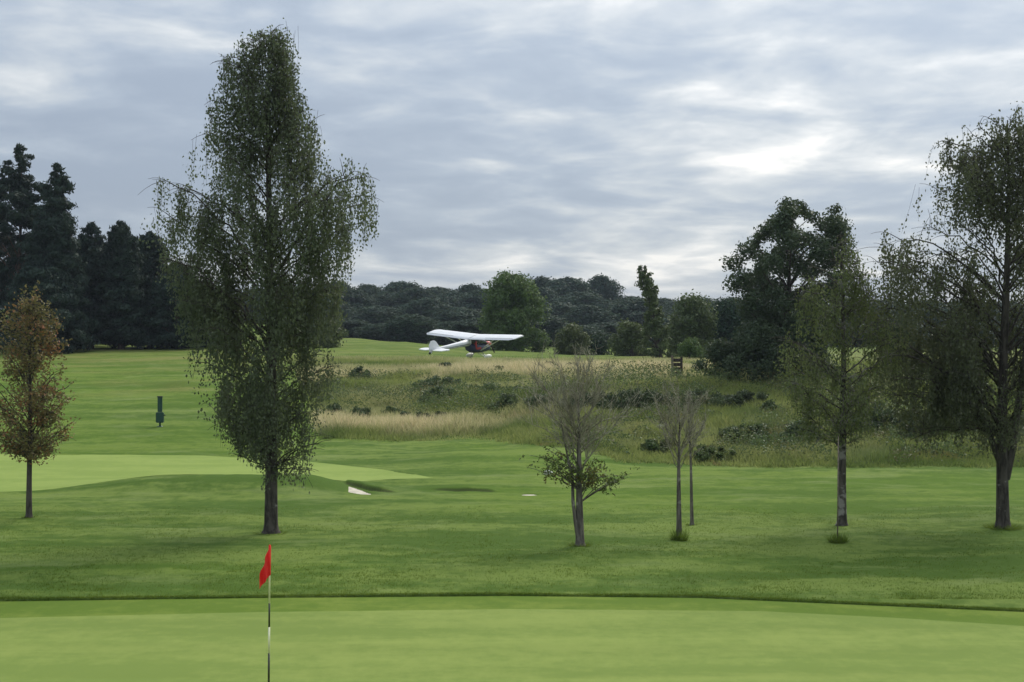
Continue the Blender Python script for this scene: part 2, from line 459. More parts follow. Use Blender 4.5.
def far_green_lo(px):
    return np.interp(px, [-420, 0, 100, 300, 380, 420, 433], [45.2, 45.6, 46.6, 48.2, 48.7, 49.2, 49.85])


def far_green_hi(px):
    return np.interp(px, [-420, 0, 200, 300, 380, 420, 433], [60.4, 60.2, 59.6, 57.5, 53.6, 51.2, 49.9])


def far_green_mask(px, y):
    e = np.minimum(y-far_green_lo(px), far_green_hi(px)-y)
    e = np.minimum(e, (433-px)*0.03)
    return sstep(0.0, 0.45, e)


def bunker_e(px, y):
    """metres inside the nearest bunker edge (negative outside)"""
    d = np.full(np.shape(px), -9.0)
    for c, lo, hi in BUNK:
        e = np.minimum(y-np.interp(px, c, lo), np.interp(px, c, hi)-y)
        e = np.minimum(e, np.minimum(px-c[0], c[-1]-px)*0.03)
        d = np.maximum(d, e)
    return d


def base_z(x, y):
    x = np.asarray(x, float); y = np.asarray(y, float)
    px = px_of(x, y)
    shp = x.shape
    xf, yf, pf = x.ravel(), y.ravel(), np.clip(px.ravel(), COLS_PX[0], COLS_PX[-1])
    # bilinear in (column, depth)
    ci = np.clip(np.searchsorted(COLS_PX, pf)-1, 0, len(COLS_PX)-2)
    ct = (pf-COLS_PX[ci])/(COLS_PX[ci+1]-COLS_PX[ci]); ct = ct*ct*(3-2*ct)
    yc = np.clip(yf, YK[0], YK[-1])
    yi = np.clip(np.searchsorted(YK, yc)-1, 0, len(YK)-2)
    yt = (yc-YK[yi])/(YK[yi+1]-YK[yi])
    z = (PROF[ci, yi]*(1-yt)+PROF[ci, yi+1]*yt)*(1-ct)+(PROF[ci+1, yi]*(1-yt)+PROF[ci+1, yi+1]*yt)*ct
    # mound in front of the far green
    m = sstep(20, 190, pf)*(1-sstep(300, 370, pf))
    z = z + 0.44*m*np.exp(-((yf-46.6)/2.1)**2)
    m2 = sstep(330, 400, pf)*(1-sstep(500, 590, pf))      # low swell beside the bunkers
    z = z + 0.10*m2*np.exp(-((yf-48.6)/1.5)**2)
    m3 = sstep(360, 480, pf)*(1-sstep(560, 640, pf))      # bank before the tall grass
    z = z + 0.22*m3*np.exp(-((yf-57.0)/3.2)**2)
    z = z + 0.35*np.exp(-((yf-89)/1.6)**2-((pf-182)/24)**2)
    z = z - 0.28*np.exp(-((yf-112)/6.0)**2)*sstep(395, 440, pf)*(1-sstep(520, 570, pf))
    return z.reshape(shp)


def ground_z(x, y, fine=True):
    x = np.asarray(x, float); y = np.asarray(y, float)
    z = base_z(x, y)
    px = px_of(x, y)
    # the rough stands ~6 cm above the green, the sheet of ground runs on below the turf of the green
    s = sstep(-0.004, 0.03, y-lip_y(px))
    z = z - 0.07*(1-s)*sstep(6, 9, y) + (0.018+0.026*value_noise(x, y, 0.35, 77, 2))*s*(1-sstep(28.5, 36, y))
    for c, ly, lh in LIPS:
        by, hh = np.interp(px, c, ly), np.interp(px, c, lh)
        z = z + hh*sstep(-0.02, 0.28, y-by)*(1-sstep(0.4, 2.2, y-by))
    z = z - 0.05*far_green_mask(px, y) - 0.06*sstep(0.0, 0.10, bunker_e(px, y))
    if fine:
        rough = sstep(26.8, 28, y)*(1-far_green_mask(px, y+0.3))*(1-0.8*far_green_mask(px, y))*(1-sstep(-0.8, 0.0, bunker_e(px, y)))
        z = z + rough*((value_noise(x, y, 0.55, 3, 3)-0.5)*0.10*(1-sstep(60, 90, y)*0.2) + (value_noise(x, y, 2.2, 5, 2)-0.5)*0.045)
        z = z + sstep(180, 260, y)*(value_noise(x, y, 0.02, 9, 3)-0.5)*3.0
    return z


def gz(px, y):
    x = (px-CX)*y/F
    return float(ground_z(np.array([x]), np.array([y]))[0])


def at(px, y, dz=0.0):
    return ((px-CX)*y/F, y, gz(px, y)+dz)


# ------------------------------------------------------------------ ground sheet
rows = np.concatenate([
    np.arange(-80, 2, 4.0), np.arange(2, 20, 0.6), np.arange(20, 26.0, 0.25),
    26.6+np.array([-0.4, -0.2, -0.08, -0.03, 0.0, 0.012, 0.03, 0.06, 0.12, 0.2, 0.32]),
    np.arange(27.1, 44, 0.17), np.arange(44, 48, 0.05), np.arange(48, 50, 0.12), np.arange(50, 80, 0.26),
    np.arange(80, 130, 0.6), np.arange(130, 300, 2.5), np.arange(300, 1001, 25)])
us = np.concatenate([np.linspace(-2200, -350, 24)[:-1], np.linspace(-350, -40, 40)[:-1], np.linspace(-40, 1064, 400), np.linspace(1064, 1400, 40)[1:], np.linspace(1400, 3300, 24)[1:]])
R_, U_ = np.meshgrid(rows, us, indexing='ij')
wl = np.exp(-((R_-26.6)/2.2)**2)
Yg = R_ + (lip_y(U_)-26.6)*wl
Xg = (U_-CX)/F*np.maximum(Yg, 12.0)
far = sstep(60, 400, Yg)
Xg = Xg*(1+far*0.6*sstep(0.5, 1.8, np.abs((U_-CX)/F)))
Zg = ground_z(Xg, Yg)
PX = px_of(Xg, Yg)
my = meadow_y(PX)
in_meadow = sstep(-0.3, 0.6, Yg-my+(value_noise(Xg, Yg, 0.8, 4)-0.5)*1.0)*(1-sstep(98, 108, Yg))
wob = (value_noise(Xg, Yg, 0.25, 8)-0.5)*3.0
fair_r = sstep(39.5, 42.0, Yg+wob)*sstep(380, 520, PX)*(1-sstep(-2.5, -0.5, Yg-my))      # fairway on the right
strip = sstep(75.2, 75.6, Yg)*(1-sstep(79, 80, Yg))*sstep(530, 570, PX)
fair_l = sstep(58.5, 60, Yg)*(1-sstep(290, 360, PX))*0.75*(1-0.95*np.exp(-((Yg-75.5-wob)/4.0)**2-((PX-170)/95)**4))
hill = sstep(96, 104, Yg)*0.55*(1-0.8*sstep(540, 680, PX))
streak = sstep(0.47, 0.62, value_noise(Xg*0.35, Yg*1.3, 0.5, 12))
fair = np.clip(np.maximum(fair_r*(0.55+0.45*streak), np.maximum(fair_l, hill))*(1-in_meadow)+0.8*strip
               + 0.55*streak*np.exp(-((Yg-30.5-0.05*Xg)/0.9)**2)*sstep(26.9, 28, Yg), 0, 1)
dry = in_meadow*0.25*sstep(0.45, 0.7, value_noise(Xg, Yg, 0.3, 6)) + sstep(99, 112, Yg)*0.42*(1-sstep(200, 260, Yg))*(0.6+0.4*streak)
dry = dry + 0.45*sstep(80, 90, Yg)*(1-sstep(330, 370, PX))*sstep(0.45, 0.65, value_noise(Xg*0.5, Yg*1.5, 0.35, 22))
dry = dry + 0.9*np.exp(-((Yg-88.4)/1.5)**2-((PX-178)/24)**2)*(0.4+0.6*value_noise(Xg, Yg, 1.2, 55))
dry = np.clip(dry+0.45*sstep(96, 104, Yg)*sstep(560, 700, PX)*(1-sstep(150, 220, Yg)), 0, 1)
lipm = np.zeros_like(Yg)  # mask of the painted shade along the lip faces
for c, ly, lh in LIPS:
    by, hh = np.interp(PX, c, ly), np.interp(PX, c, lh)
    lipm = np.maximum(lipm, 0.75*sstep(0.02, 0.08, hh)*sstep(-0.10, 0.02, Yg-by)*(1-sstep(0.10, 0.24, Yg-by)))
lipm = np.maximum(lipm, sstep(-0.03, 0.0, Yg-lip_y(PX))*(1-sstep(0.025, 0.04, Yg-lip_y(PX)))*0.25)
nr, nc = Yg.shape
idx = np.arange(nr*nc).reshape(nr, nc)
Q = np.stack([idx[:-1, :-1], idx[:-1, 1:], idx[1:, 1:], idx[1:, :-1]], -1).reshape(-1, 4)
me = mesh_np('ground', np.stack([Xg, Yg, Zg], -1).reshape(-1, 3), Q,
             {'fair': ('POINT', fair.ravel()), 'dry': ('POINT', dry.ravel()), 'lip_shade': ('POINT', lipm.ravel())}, smooth=True)
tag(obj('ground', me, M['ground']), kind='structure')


def sheet(name, px, lo, hi, mat, dz, n=24, zf=base_z):
    """drape a sheet over columns px between depths lo(px) and hi(px)"""
    px = np.asarray(px, float)
    t = np.linspace(0, 1, n)[:, None]
    Y = lo[None, :]*(1-t)+hi[None, :]*t
    X = (px[None, :]-CX)/F*np.maximum(Y, 12.0)
    Z = zf(X, Y)+dz
    i = np.arange(Y.size).reshape(Y.shape)
    q = np.stack([i[:-1, :-1], i[:-1, 1:], i[1:, 1:], i[1:, :-1]], -1).reshape(-1, 4)
    return obj(name, mesh_np(name, np.stack([X, Y, Z], -1).reshape(-1, 3), q, smooth=True), mat)


px = np.linspace(-420, 1450, 260)
s = sheet('putting_green', px, np.full_like(px, 14.9), green_y(px), M['green'], 0.0, 30)
tag(s, kind='structure')
s = sheet('green_fringe', px, green_y(px), lip_y(px)+0.01, M['fringe'], 0.0, 8)
tag(s, kind='structure')
px = np.linspace(-420, 433, 170)
hi = far_green_hi(px)
lo = far_green_lo(px)
s = sheet('far_putting_green', px, lo, hi, M['green2'], 0.0, 60, lambda a, b: base_z(a, b))
tag(s, kind='structure')

# bunkers: a dish of sand in each hollow
for c, lo, hi in BUNK:
    px = np.linspace(c[0], c[-1], 61)
    wb_ = (value_noise(px, px*0, 0.45, 33, 3)-0.5)*0.5*np.minimum(1, np.minimum(px-c[0], c[-1]-px)/3)
    lo_ = np.interp(px, c, lo)+wb_; hi_ = np.maximum(np.interp(px, c, hi)+0.6*wb_[::-1], lo_+0.02)
    tag(sheet('bunker_sand', px, lo_, hi_, M['sand'], 0.0, 16,
              lambda X, Y: base_z(X, Y)-0.025+(value_noise(X, Y, 2.5, 2)-0.5)*0.02), kind='structure')

# ------------------------------------------------------------------ grass (stuff)
def blades(name, x, y, h, w, mat, lean=0.35, per=3, spread=0.05, dryv=None, zoff=-0.02):
    n = len(x)
    X = np.repeat(x, per)+rng.normal(size=n*per)*spread
    Y = np.repeat(y, per)+rng.normal(size=n*per)*spread
    Z = ground_z(X, Y)+zoff
    H = np.repeat(h, per)*rng.uniform(0.6, 1.25, n*per); W = np.repeat(w, per) if np.ndim(w) else np.full(n*per, w)
    a = rng.uniform(0, np.pi, n*per)
    lx, ly = rng.normal(size=n*per)*lean*H, rng.normal(size=n*per)*lean*H
    dx, dy = np.cos(a)*W/2, np.sin(a)*W/2
    b0 = np.stack([X-dx, Y-dy, Z], -1); b1 = np.stack([X+dx, Y+dy, Z], -1)
    tp = np.stack([X+lx, Y+ly, Z+H], -1)
    V = np.stack([b0, b1, tp], 1).reshape(-1, 3)
    at_ = {'tint': ('FACE', rng.uniform(0, 1, n*per))}
    if dryv is not None: at_['dry'] = ('FACE', np.clip(np.repeat(dryv, per)*rng.uniform(0.3, 1.3, n*per), 0, 1))
    return obj(name, mesh_np(name, V, np.arange(len(V)).reshape(-1, 3), at_), mat)


# short blades of the rough just behind the front green
n = 62000
y = 26.5+(rng.random(n)**1.6)*15.0
p_ = rng.uniform(-25, 1050, n); x = (p_-CX)/F*y
k = y > lip_y(px_of(x, y))+0.012
x, y = x[k], y[k]
clump = value_noise(x, y, 0.7, 21)
k = rng.random(len(x)) < 0.25+0.75*sstep(0.35, 0.65, clump)
x, y = x[k], y[k]
p_ = rng.uniform(-25, 1050, 9000); ye = lip_y(p_)+rng.uniform(0.0, 0.10, 9000)
x = np.concatenate([x, (p_-CX)/F*ye]); y = np.concatenate([y, ye])      # ragged grass along the edge
tag(blades('rough_grass', x, y, 0.035+0.028*value_noise(x, y, 1.5, 3), 0.012, M['blades'], 0.5, 3, 0.03),
    'short mown rough grass behind the front green', 'grass', kind='stuff')

# tall grass on the bank
n = 120000
y = rng.uniform(53, 106, n)
p_ = rng.uniform(285, 1060, n); x = (p_-CX)/F*y
e = y-meadow_y(px_of(x, y))
k = (e > (value_noise(x, y, 0.8, 4)-0.5)*1.2) & (rng.random(n) < 1.12-sstep(80, 106, y)*0.55)
k &= ~((y > 75.4) & (y < 79.0+1.2*value_noise(x, y, 0.6, 91)) & (px_of(x, y) > 540) & (rng.random(n) < 0.93))
x, y = x[k], y[k]
pxm = px_of(x, y)
rowm = CY+(CAMH-base_z(x, y))*F/y
dn = value_noise(x, y, 0.22, 31, 3)
up_band = np.exp(-((rowm-371)/7.5)**2)*sstep(400, 470, pxm)*(1-sstep(720, 790, pxm))
low_band = np.exp(-((rowm-431)/9.0)**2)*(1-sstep(440, 570, pxm))
mid_left = np.exp(-((rowm-380)/8.0)**2)*(1-sstep(430, 480, pxm))*0.7
dv = np.clip(sstep(0.42, 0.62, dn)*0.30+up_band*1.0*sstep(0.12, 0.42, dn)+low_band*1.0*sstep(0.22, 0.48, dn)+mid_left*sstep(0.35, 0.6, dn), 0, 0.95)
dv = dv*(0.25+0.75*sstep(0.6, 3.0, y-meadow_y(pxm)))*(1-0.5*sstep(560, 680, pxm)*(1-sstep(76, 80, y)))
hh = 0.12+0.62*value_noise(x, y, 0.5, 14)**1.5*(1-sstep(88, 100, y)*0.45)+0.14*dv
hh = hh*(0.5+0.5*sstep(0, 2.0, y-meadow_y(pxm)))
tag(blades('meadow_grass', x, y, hh, 0.045, M['meadow'], 0.48, 4, 0.15, dv), 'tall green and straw coloured grass on the bank', 'grass', kind='stuff')


# bracken and bramble spreading through the tall grass in patches
n = 230000
y = rng.uniform(53, 96, n)
p_ = rng.uniform(290, 1060, n); x = (p_-CX)/F*y
pxm = px_of(x, y)
g = value_noise(x, y, 0.22, 61, 4)
thr = np.interp(pxm, [300, 560, 640, 1060], [0.57, 0.54, 0.455, 0.40])
rw = CY+(CAMH-base_z(x, y))*F/y
k = (y > meadow_y(pxm)+0.7) & (g > thr) & (rng.random(n) < 0.75) & (rw > 379) & ~((rw > 422) & (pxm < 520))
x, y, g, thr = x[k], y[k], g[k], thr[k]
hmax = np.clip((g-thr)*8.0, 0.08, 1.0)*(0.35+1.2*value_noise(x, y, 0.9, 62, 3)**1.3)
z = base_z(x, y)+hmax*rng.random(len(x))**0.5
c = np.stack([x, y, z], -1)
V, Q = leaf_cards(c, rng.normal(size=c.shape), 0.11*rng.uniform(0.6, 1.4, len(c)), 0.055*rng.uniform(0.6, 1.4, len(c)))
tag(obj('scrub_cover', mesh_np('scrub_cover', V, Q, {'tint': ('FACE', np.clip(rng.normal(0.5, 0.25, len(c)), 0, 1))}), M['scrub_leaf']),
    'low bracken and bramble patches in the tall grass', 'ground cover', kind='stuff')


# ------------------------------------------------------------------ trees
def bez(a, b, c, n):
    t = np.linspace(0, 1, n)[:, None]
    return (1-t)**2*a+2*t*(1-t)*b+t*t*c


def trunk_path(H, r0, lean=(0, 0), wob=0.04, n=14, r=None, r1=None):
    r = r or rng
    t = np.linspace(0, 1, n)
    ph = r.uniform(0, 6, 2)
    p = np.stack([lean[0]*t**1.3+np.sin(t*5+ph[0])*wob*H*t*(1-t*0.5), lean[1]*t+np.cos(t*4+ph[1])*wob*H*t*0.5, H*t], -1)
    p[:, 0] -= p[0, 0]; p[:, 1] -= p[0, 1]
    rad = r0*(1-t)**0.85+0.012
    rad[0] *= 1.25; rad[1] *= 1.03
    rb_ = rad[1]
    p = np.concatenate([[[0, 0, -0.25], [0, 0, 0]], [p[0]*0.92+p[1]*0.08+0, p[0]*0.75+p[1]*0.25], p[1:]]); rad = np.concatenate([[rb_*1.75, rb_*1.6, rb_*1.28, rb_*1.1], rad[1:]])
    return p, rad


def prof_ext(prof, z):
    zs = [q[0] for q in prof]
    return np.interp(z, zs, [q[1] for q in prof]), np.interp(z, zs, [q[2] for q in prof])


def strand_tree(name, base, H, prof, label, cat='tree', group=None, r0=0.2, lean=(0, 0), n_prim=60, n_sec=6,
                strand=(0.3, 1.2), strands_per=4, leaf=(0.075, 0.045), spacing=0.055, droop=1.0, slope=0.8, jit=0.06,
                leafmat='birch_leaf', barkmat='bark_birch', seed=1, z0min=None, depth=0.85, zbias=1.0, dens=None, extra_trunks=(), wob=0.03,
                sec_len=0.42, out=(0.5, 1.05), twigr=0.010, boughs=(), limb=1.0, gap=None, sway=0.28, tuft=0.085):
    """tree with a curved trunk, limbs reaching for the outline in prof [(z, left, right)], side shoots and leafy strands"""
    r = np.random.default_rng(seed)
    root = empty(name, base, label, cat, group)
    tp, tr = trunk_path(H, r0, lean, wob, r=r)
    V, Q = tubes([(tp, tr)], 10)
    obj('trunk', mesh_np('trunk', V, Q, smooth=True), M[barkmat], root)
    for ep, er in extra_trunks:
        V, Q = tubes([(np.array(ep), np.array(er))], 8)
        obj('trunk', mesh_np('trunk', V, Q, smooth=True), M[barkmat], root)
    zlo, zhi = prof[0][0], prof[-1][0]
    z0min = z0min if z0min is not None else zlo*0.9
    paths, starts, isb = [], [], []
    def trunk_at(z):
        return np.array([np.interp(z, tp[:, 2], tp[:, i]) for i in range(3)]), np.interp(z, tp[:, 2], tr)
    zz = list(zlo+(zhi-zlo)*((np.arange(n_prim)+r.random(n_prim))/n_prim)**zbias)
    for i, ze in enumerate(zz+[None]*len(boughs)):
        bo = None
        if ze is None:
            bo = boughs[i-n_prim]; ze = bo[1]
        th = i*2.39996+r.normal()*0.4
        L, Rr = prof_ext(prof, ze)
        ex = (Rr if math.cos(th) > 0 else L); ey = depth*0.5*(L+Rr)
        q = r.uniform(*out)
        off = np.array([math.cos(th)*ex, math.sin(th)*ey, 0])*q
        if bo is not None: off = np.array([bo[0], r.normal()*0.45*ey, 0.0])
        rad = np.linalg.norm(off)
        zs = np.clip(ze-rad*slope*(1.15 if bo is not None else 1.0)*r.uniform(0.7, 1.25), z0min, H*0.97)
        a, ra = trunk_at(zs)
        c, _ = trunk_at(min(ze, H)); c = np.array([c[0]*0.5, c[1]*0.5, ze-0.05*rad])+off
        b = a*0.45+c*0.55+np.array([0, 0, rad*(0.40 if bo is not None else 0.22)*r.uniform(0.4, 1.2)])
        P = bez(a, b, c, 9)
        P[1:-1] += r.normal(size=(7, 3))*rad*0.02
        rb = min(ra*0.42, 0.008+rad*0.0095*limb)
        paths.append((P, np.linspace(rb, 0.010, 9)))
        for j in range(n_sec*(2 if bo is not None else 1)):
            t = r.uniform(0.30, 1.0); s0 = P[int(t*8.999)]
            d = r.normal(size=3)*np.array([1, 1, 0.45])+off/(rad+1e-6)*0.7+np.array([0, 0, 0.25])
            d /= np.linalg.norm(d)
            ln = (0.25+sec_len*rad*0.6)*r.uniform(0.5, 1.2)
            e_ = s0+d*ln; mth = s0+d*ln*0.5+np.array([0, 0, 0.12*ln])
            S = bez(s0, mth, e_+np.array([0, 0, -0.15*ln*max(droop, 0)]), 5)
            paths.append((S, np.linspace(0.008, 0.0035, 5)))
            qs = S[r.integers(1, 5)]
            for m in range(strands_per):
                starts.append(qs+r.normal(size=3)*tuft); isb.append(bo is not None)
        qs = P[r.integers(4, 9)]
        for m in range(strands_per):
            starts.append(qs+r.normal(size=3)*tuft); isb.append(bo is not None)
    starts = np.array(starts)
    if gap is not None:      # bare stretches between leafy sprays: (scale, [(z, share kept)])
        g = value_noise(starts[:, 0]+50, starts[:, 2]*0.8+starts[:, 1]*0.35+50, gap[0], seed, 2)
        g = np.argsort(np.argsort(g))/len(g)
        lim = np.interp(starts[:, 2], [q[0] for q in gap[1]], [q[1] for q in gap[1]])
        starts = starts[(g < lim+r.normal(size=len(g))*0.12) | (np.array(isb) & (r.random(len(g)) < 0.75))]
    n = len(starts)
    ln = r.uniform(strand[0], strand[1], n)
    dirs = np.stack([r.normal(size=n)*sway, r.normal(size=n)*sway, np.full(n, -1.0)], -1) if droop > 0.5 else \
        r.normal(size=(n, 3))+np.array([0, 0, 0.35-droop])
    dirs /= np.linalg.norm(dirs, axis=1, keepdims=True)
    ends = starts+dirs*(ln*0.8)[:, None]
    eL, eR = prof_ext(prof, ends[:, 2])
    ex = ends[:, 0]-0.5*np.interp(ends[:, 2], tp[:, 2], tp[:, 0])
    ok = (ex < eR*1.03+0.06) & (-ex < eL*1.03+0.06) & (ends[:, 2] > zlo-0.02*H)
    starts, dirs, ln = starts[ok], dirs[ok], ln[ok]; n = len(starts)
    # fine shoots
    sp = []
    for i in range(0, n, 2):
        sp.append((np.stack([starts[i], starts[i]+dirs[i]*ln[i]*0.5+r.normal(size=3)*0.02, starts[i]+dirs[i]*ln[i]]), np.array([0.0035, 0.003, 0.002])*twigr/0.010))
    V, Q = tubes(paths, 5); V2, Q2 = tubes(sp, 3)
    obj('limbs', mesh_np('limbs', np.concatenate([V, V2]), np.concatenate([Q, Q2+len(V)]), smooth=True), M[barkmat], root)
    cnt = np.maximum((ln/spacing).astype(int), 2)
    sid = np.repeat(np.arange(n), cnt)
    t = r.random(len(sid))
    c = starts[sid]+dirs[sid]*(t*ln[sid])[:, None]+r.normal(size=(len(sid), 3))*jit
    L, Rr = prof_ext(prof, c[:, 2])
    tc = np.stack([np.interp(c[:, 2], tp[:, 2], tp[:, 0]), np.interp(c[:, 2], tp[:, 2], tp[:, 1])], -1)*0.5
    dx = c[:, 0]-tc[:, 0]
    keep = (dx < Rr*1.06+0.10) & (-dx < L*1.06+0.10) & (c[:, 2] > zlo-0.15*H*0.3)
    if dens is not None:
        keep &= r.random(len(c)) < np.interp(c[:, 2], [q[0] for q in dens], [q[1] for q in dens])
    c = c[keep]; sidk = sid[keep]
    ld = dirs[sidk]*0.8+r.normal(size=c.shape)*0.6+np.array([0, 0, -0.4*droop])
    V, Q = leaf_cards(c, ld, leaf[0]*r.uniform(0.7, 1.3, len(c)), leaf[1]*r.uniform(0.7, 1.3, len(c)), r)
    obj('crown', mesh_np('crown', V, Q, {'tint': ('FACE', np.clip(r.normal(0.5, 0.22, len(c))+(r.random(n)[sidk]-0.5)*0.3, 0, 1))}), M[leafmat], root)
    return root


def clump_mesh(name, prof, nclump, rclump, nleaf, leaf, seed, flat=0.75, depth=0.9, hollow=0.55, core=True, point=0.0, soft=False, lean=(0, 0)):
    """crown made of leafy clumps filling the outline prof; returns mesh and clump centres"""
    r = np.random.default_rng(seed)
    zlo, zhi = prof[0][0], prof[-1][0]
    C, RC = [], []
    wmax = max(0.5*(q[1]+q[2]) for q in prof)
    for i in range(nclump):
        z = zlo+(zhi-zlo)*(i+r.random())/nclump
        L, Rr = prof_ext(prof, z)
        th = i*2.39996+r.normal()*0.5
        ex = Rr if math.cos(th) > 0 else L; ey = depth*0.5*(L+Rr)
        q = (hollow+(1-hollow)*math.sqrt(r.random())) if r.random() < 0.8 else r.random()*hollow
        rc = rclump*r.uniform(0.55, 1.4)*min(1.0, max(0.32, 1.5*0.5*(L+Rr)/wmax))
        sx = max(ex-rc*0.7, ex*0.25); sy = max(ey-rc*0.7, ey*0.25)
        C.append((math.cos(th)*sx*q, math.sin(th)*sy*q, z)); RC.append(rc)
    C, RC = np.array(C), np.array(RC)
    C[:, 0] += lean[0]*(np.clip(C[:, 2]/zhi, 0, 1))**1.6
    # outline tops
    cid = r.choice(nclump, nleaf, p=RC**2/np.sum(RC**2))
    d = r.normal(size=(nleaf, 3)); d /= np.linalg.norm(d, axis=1, keepdims=True)
    rr = r.random(nleaf)**0.42
    lump = 1+0.28*np.sin(d[:, 0]*5+cid)*np.sin(d[:, 1]*5+cid*2)+0.12*r.normal(size=nleaf)
    c = C[cid]+d*(RC[cid]*rr*lump)[:, None]*np.array([1, 1, flat])
    ld = np.cross(d, r.normal(size=(nleaf, 3)))+0.5*r.normal(size=(nleaf, 3))+np.array([0, 0, point])
    V, Q = leaf_cards(c, ld, leaf[0]*r.uniform(0.6, 1.4, nleaf), leaf[1]*r.uniform(0.6, 1.4, nleaf), r, d*(0.9 if soft else 0.25))
    tint = np.clip(r.normal(0.5, 0.22, nleaf)+(r.random(nclump)[cid]-0.5)*0.4, 0, 1)
    return mesh_np(name, V, Q, {'tint': ('FACE', tint)}), C, RC


def clump_tree(name, base, H, prof, label, cat='tree', group=None, nclump=40, rclump=0.9, nleaf=12000, leaf=(0.2, 0.13), leafmat='wood_leaf',
               barkmat='bark_dark', r0=0.25, seed=1, lean=(0, 0), flat=0.75, depth=0.9, hollow=0.55, point=0.0, limbs=True, crown='crown', soft=False):
    r = np.random.default_rng(seed+100)
    root = empty(name, base, label, cat, group)
    me, C, RC = clump_mesh('crown', prof, nclump, rclump, nleaf, leaf, seed, flat, depth, hollow, point=point, soft=soft, lean=lean)
    obj(crown, me, M[leafmat], root)
    tp, tr = trunk_path(H*0.93, r0, lean, 0.02, r=r)
    V, Q = tubes([(tp, tr)], 8)
    obj('trunk', mesh_np('trunk', V, Q, smooth=True), M[barkmat], root)
    if limbs:
        paths = []
        for c in C[::2]:
            rad = math.hypot(c[0], c[1])
            zs = np.clip(c[2]-rad*0.9, H*0.06, H*0.9)
            a = np.array([np.interp(zs, tp[:, 2], tp[:, i]) for i in range(3)]); ra = np.interp(zs, tp[:, 2], tr)
            P = bez(a, (a+c)/2+np.array([0, 0, rad*0.12]), c, 6)
            paths.append((P, np.linspace(min(ra*0.6, 0.03+rad*0.02), 0.015, 6)))
        V, Q = tubes(paths, 5)
        obj('limbs', mesh_np('limbs', V, Q, smooth=True), M[barkmat], root)
    return root


def copy_tree(src, loc, rz, sc, label=None, group=None):
    o = src.copy(); COL.objects.link(o)
    o.location = loc; o.rotation_euler = (0, 0, rz); o.scale = sc
    if label: o['label'] = label
    if group: o['group'] = group
    for ch in list(src.children):
        c = ch.copy(); COL.objects.link(c); c.parent = o
    return o


def prof_px(pts, base_row, y, cx):
    """outline given as (row, left px, right px) -> (z, left m, right m), low to high"""
    s = y/F
    return sorted(((base_row-r_)*s, max((cx-l_)*s, 0.03), max((q-cx)*s, 0.03)) for r_, l_, q in pts)


def bpx(lst, base_row, y, cx, reps=1):
    """limb ends named in the photograph as (px, row) -> (dx, z) at the trunk's distance"""
    return [((p-cx)*y/F+rng.normal()*0.12*(k > 0), (base_row-r_)*y/F+rng.normal()*0.15*(k > 0)) for p, r_ in lst for k in range(reps)]


# --- the tall birch
Y1 = 35.8
b = at(271, Y1)
pr = prof_px([(30, 246, 284), (60, 230, 295), (100, 218, 305), (140, 208, 316), (168, 174, 356), (200, 166, 374), (235, 156, 362), (262, 152, 342),
              (300, 176, 338), (340, 190, 332), (370, 196, 334), (400, 206, 330), (425, 210, 326), (448, 226, 316), (472, 268, 306)], 533, Y1, 268)
strand_tree('birch_tree', b, (533-34)*Y1/F, pr, 'tall drooping birch with dark trunk directly behind the red flag', 'birch', r0=0.145, lean=(-0.05, 0.1), n_prim=100, n_sec=6, sway=0.10, tuft=0.075,
            boughs=bpx([(172, 178), (170, 205), (185, 185), (160, 245), (158, 262), (175, 255), (368, 178), (360, 190), (345, 172), (350, 215), (335, 200), (318, 205), (310, 150), (230, 62), (282, 38), (246, 42), (226, 58), (292, 78), (302, 98), (218, 100), (210, 130), (314, 128), (262, 34), (196, 300), (330, 290), (205, 410), (320, 440), (225, 395), (285, 460)], 533, Y1, 271, 1),
            strand=(0.35, 1.5), strands_per=6, leaf=(0.076, 0.048), spacing=0.040, droop=1.0, slope=0.75, seed=11, z0min=1.5, leafmat='birch_leaf', wob=0.008,
            barkmat='bark_birch', gap=(1.6, [(0, 0.72), (3.5, 0.78), (5.0, 0.92), (6.5, 0.85), (9, 0.72), (12.3, 0.72)]), dens=[(0, 0.75), (5.5, 0.9), (7.0, 0.76), (8.5, 0.60), (12.5, 0.50)], sec_len=0.36)

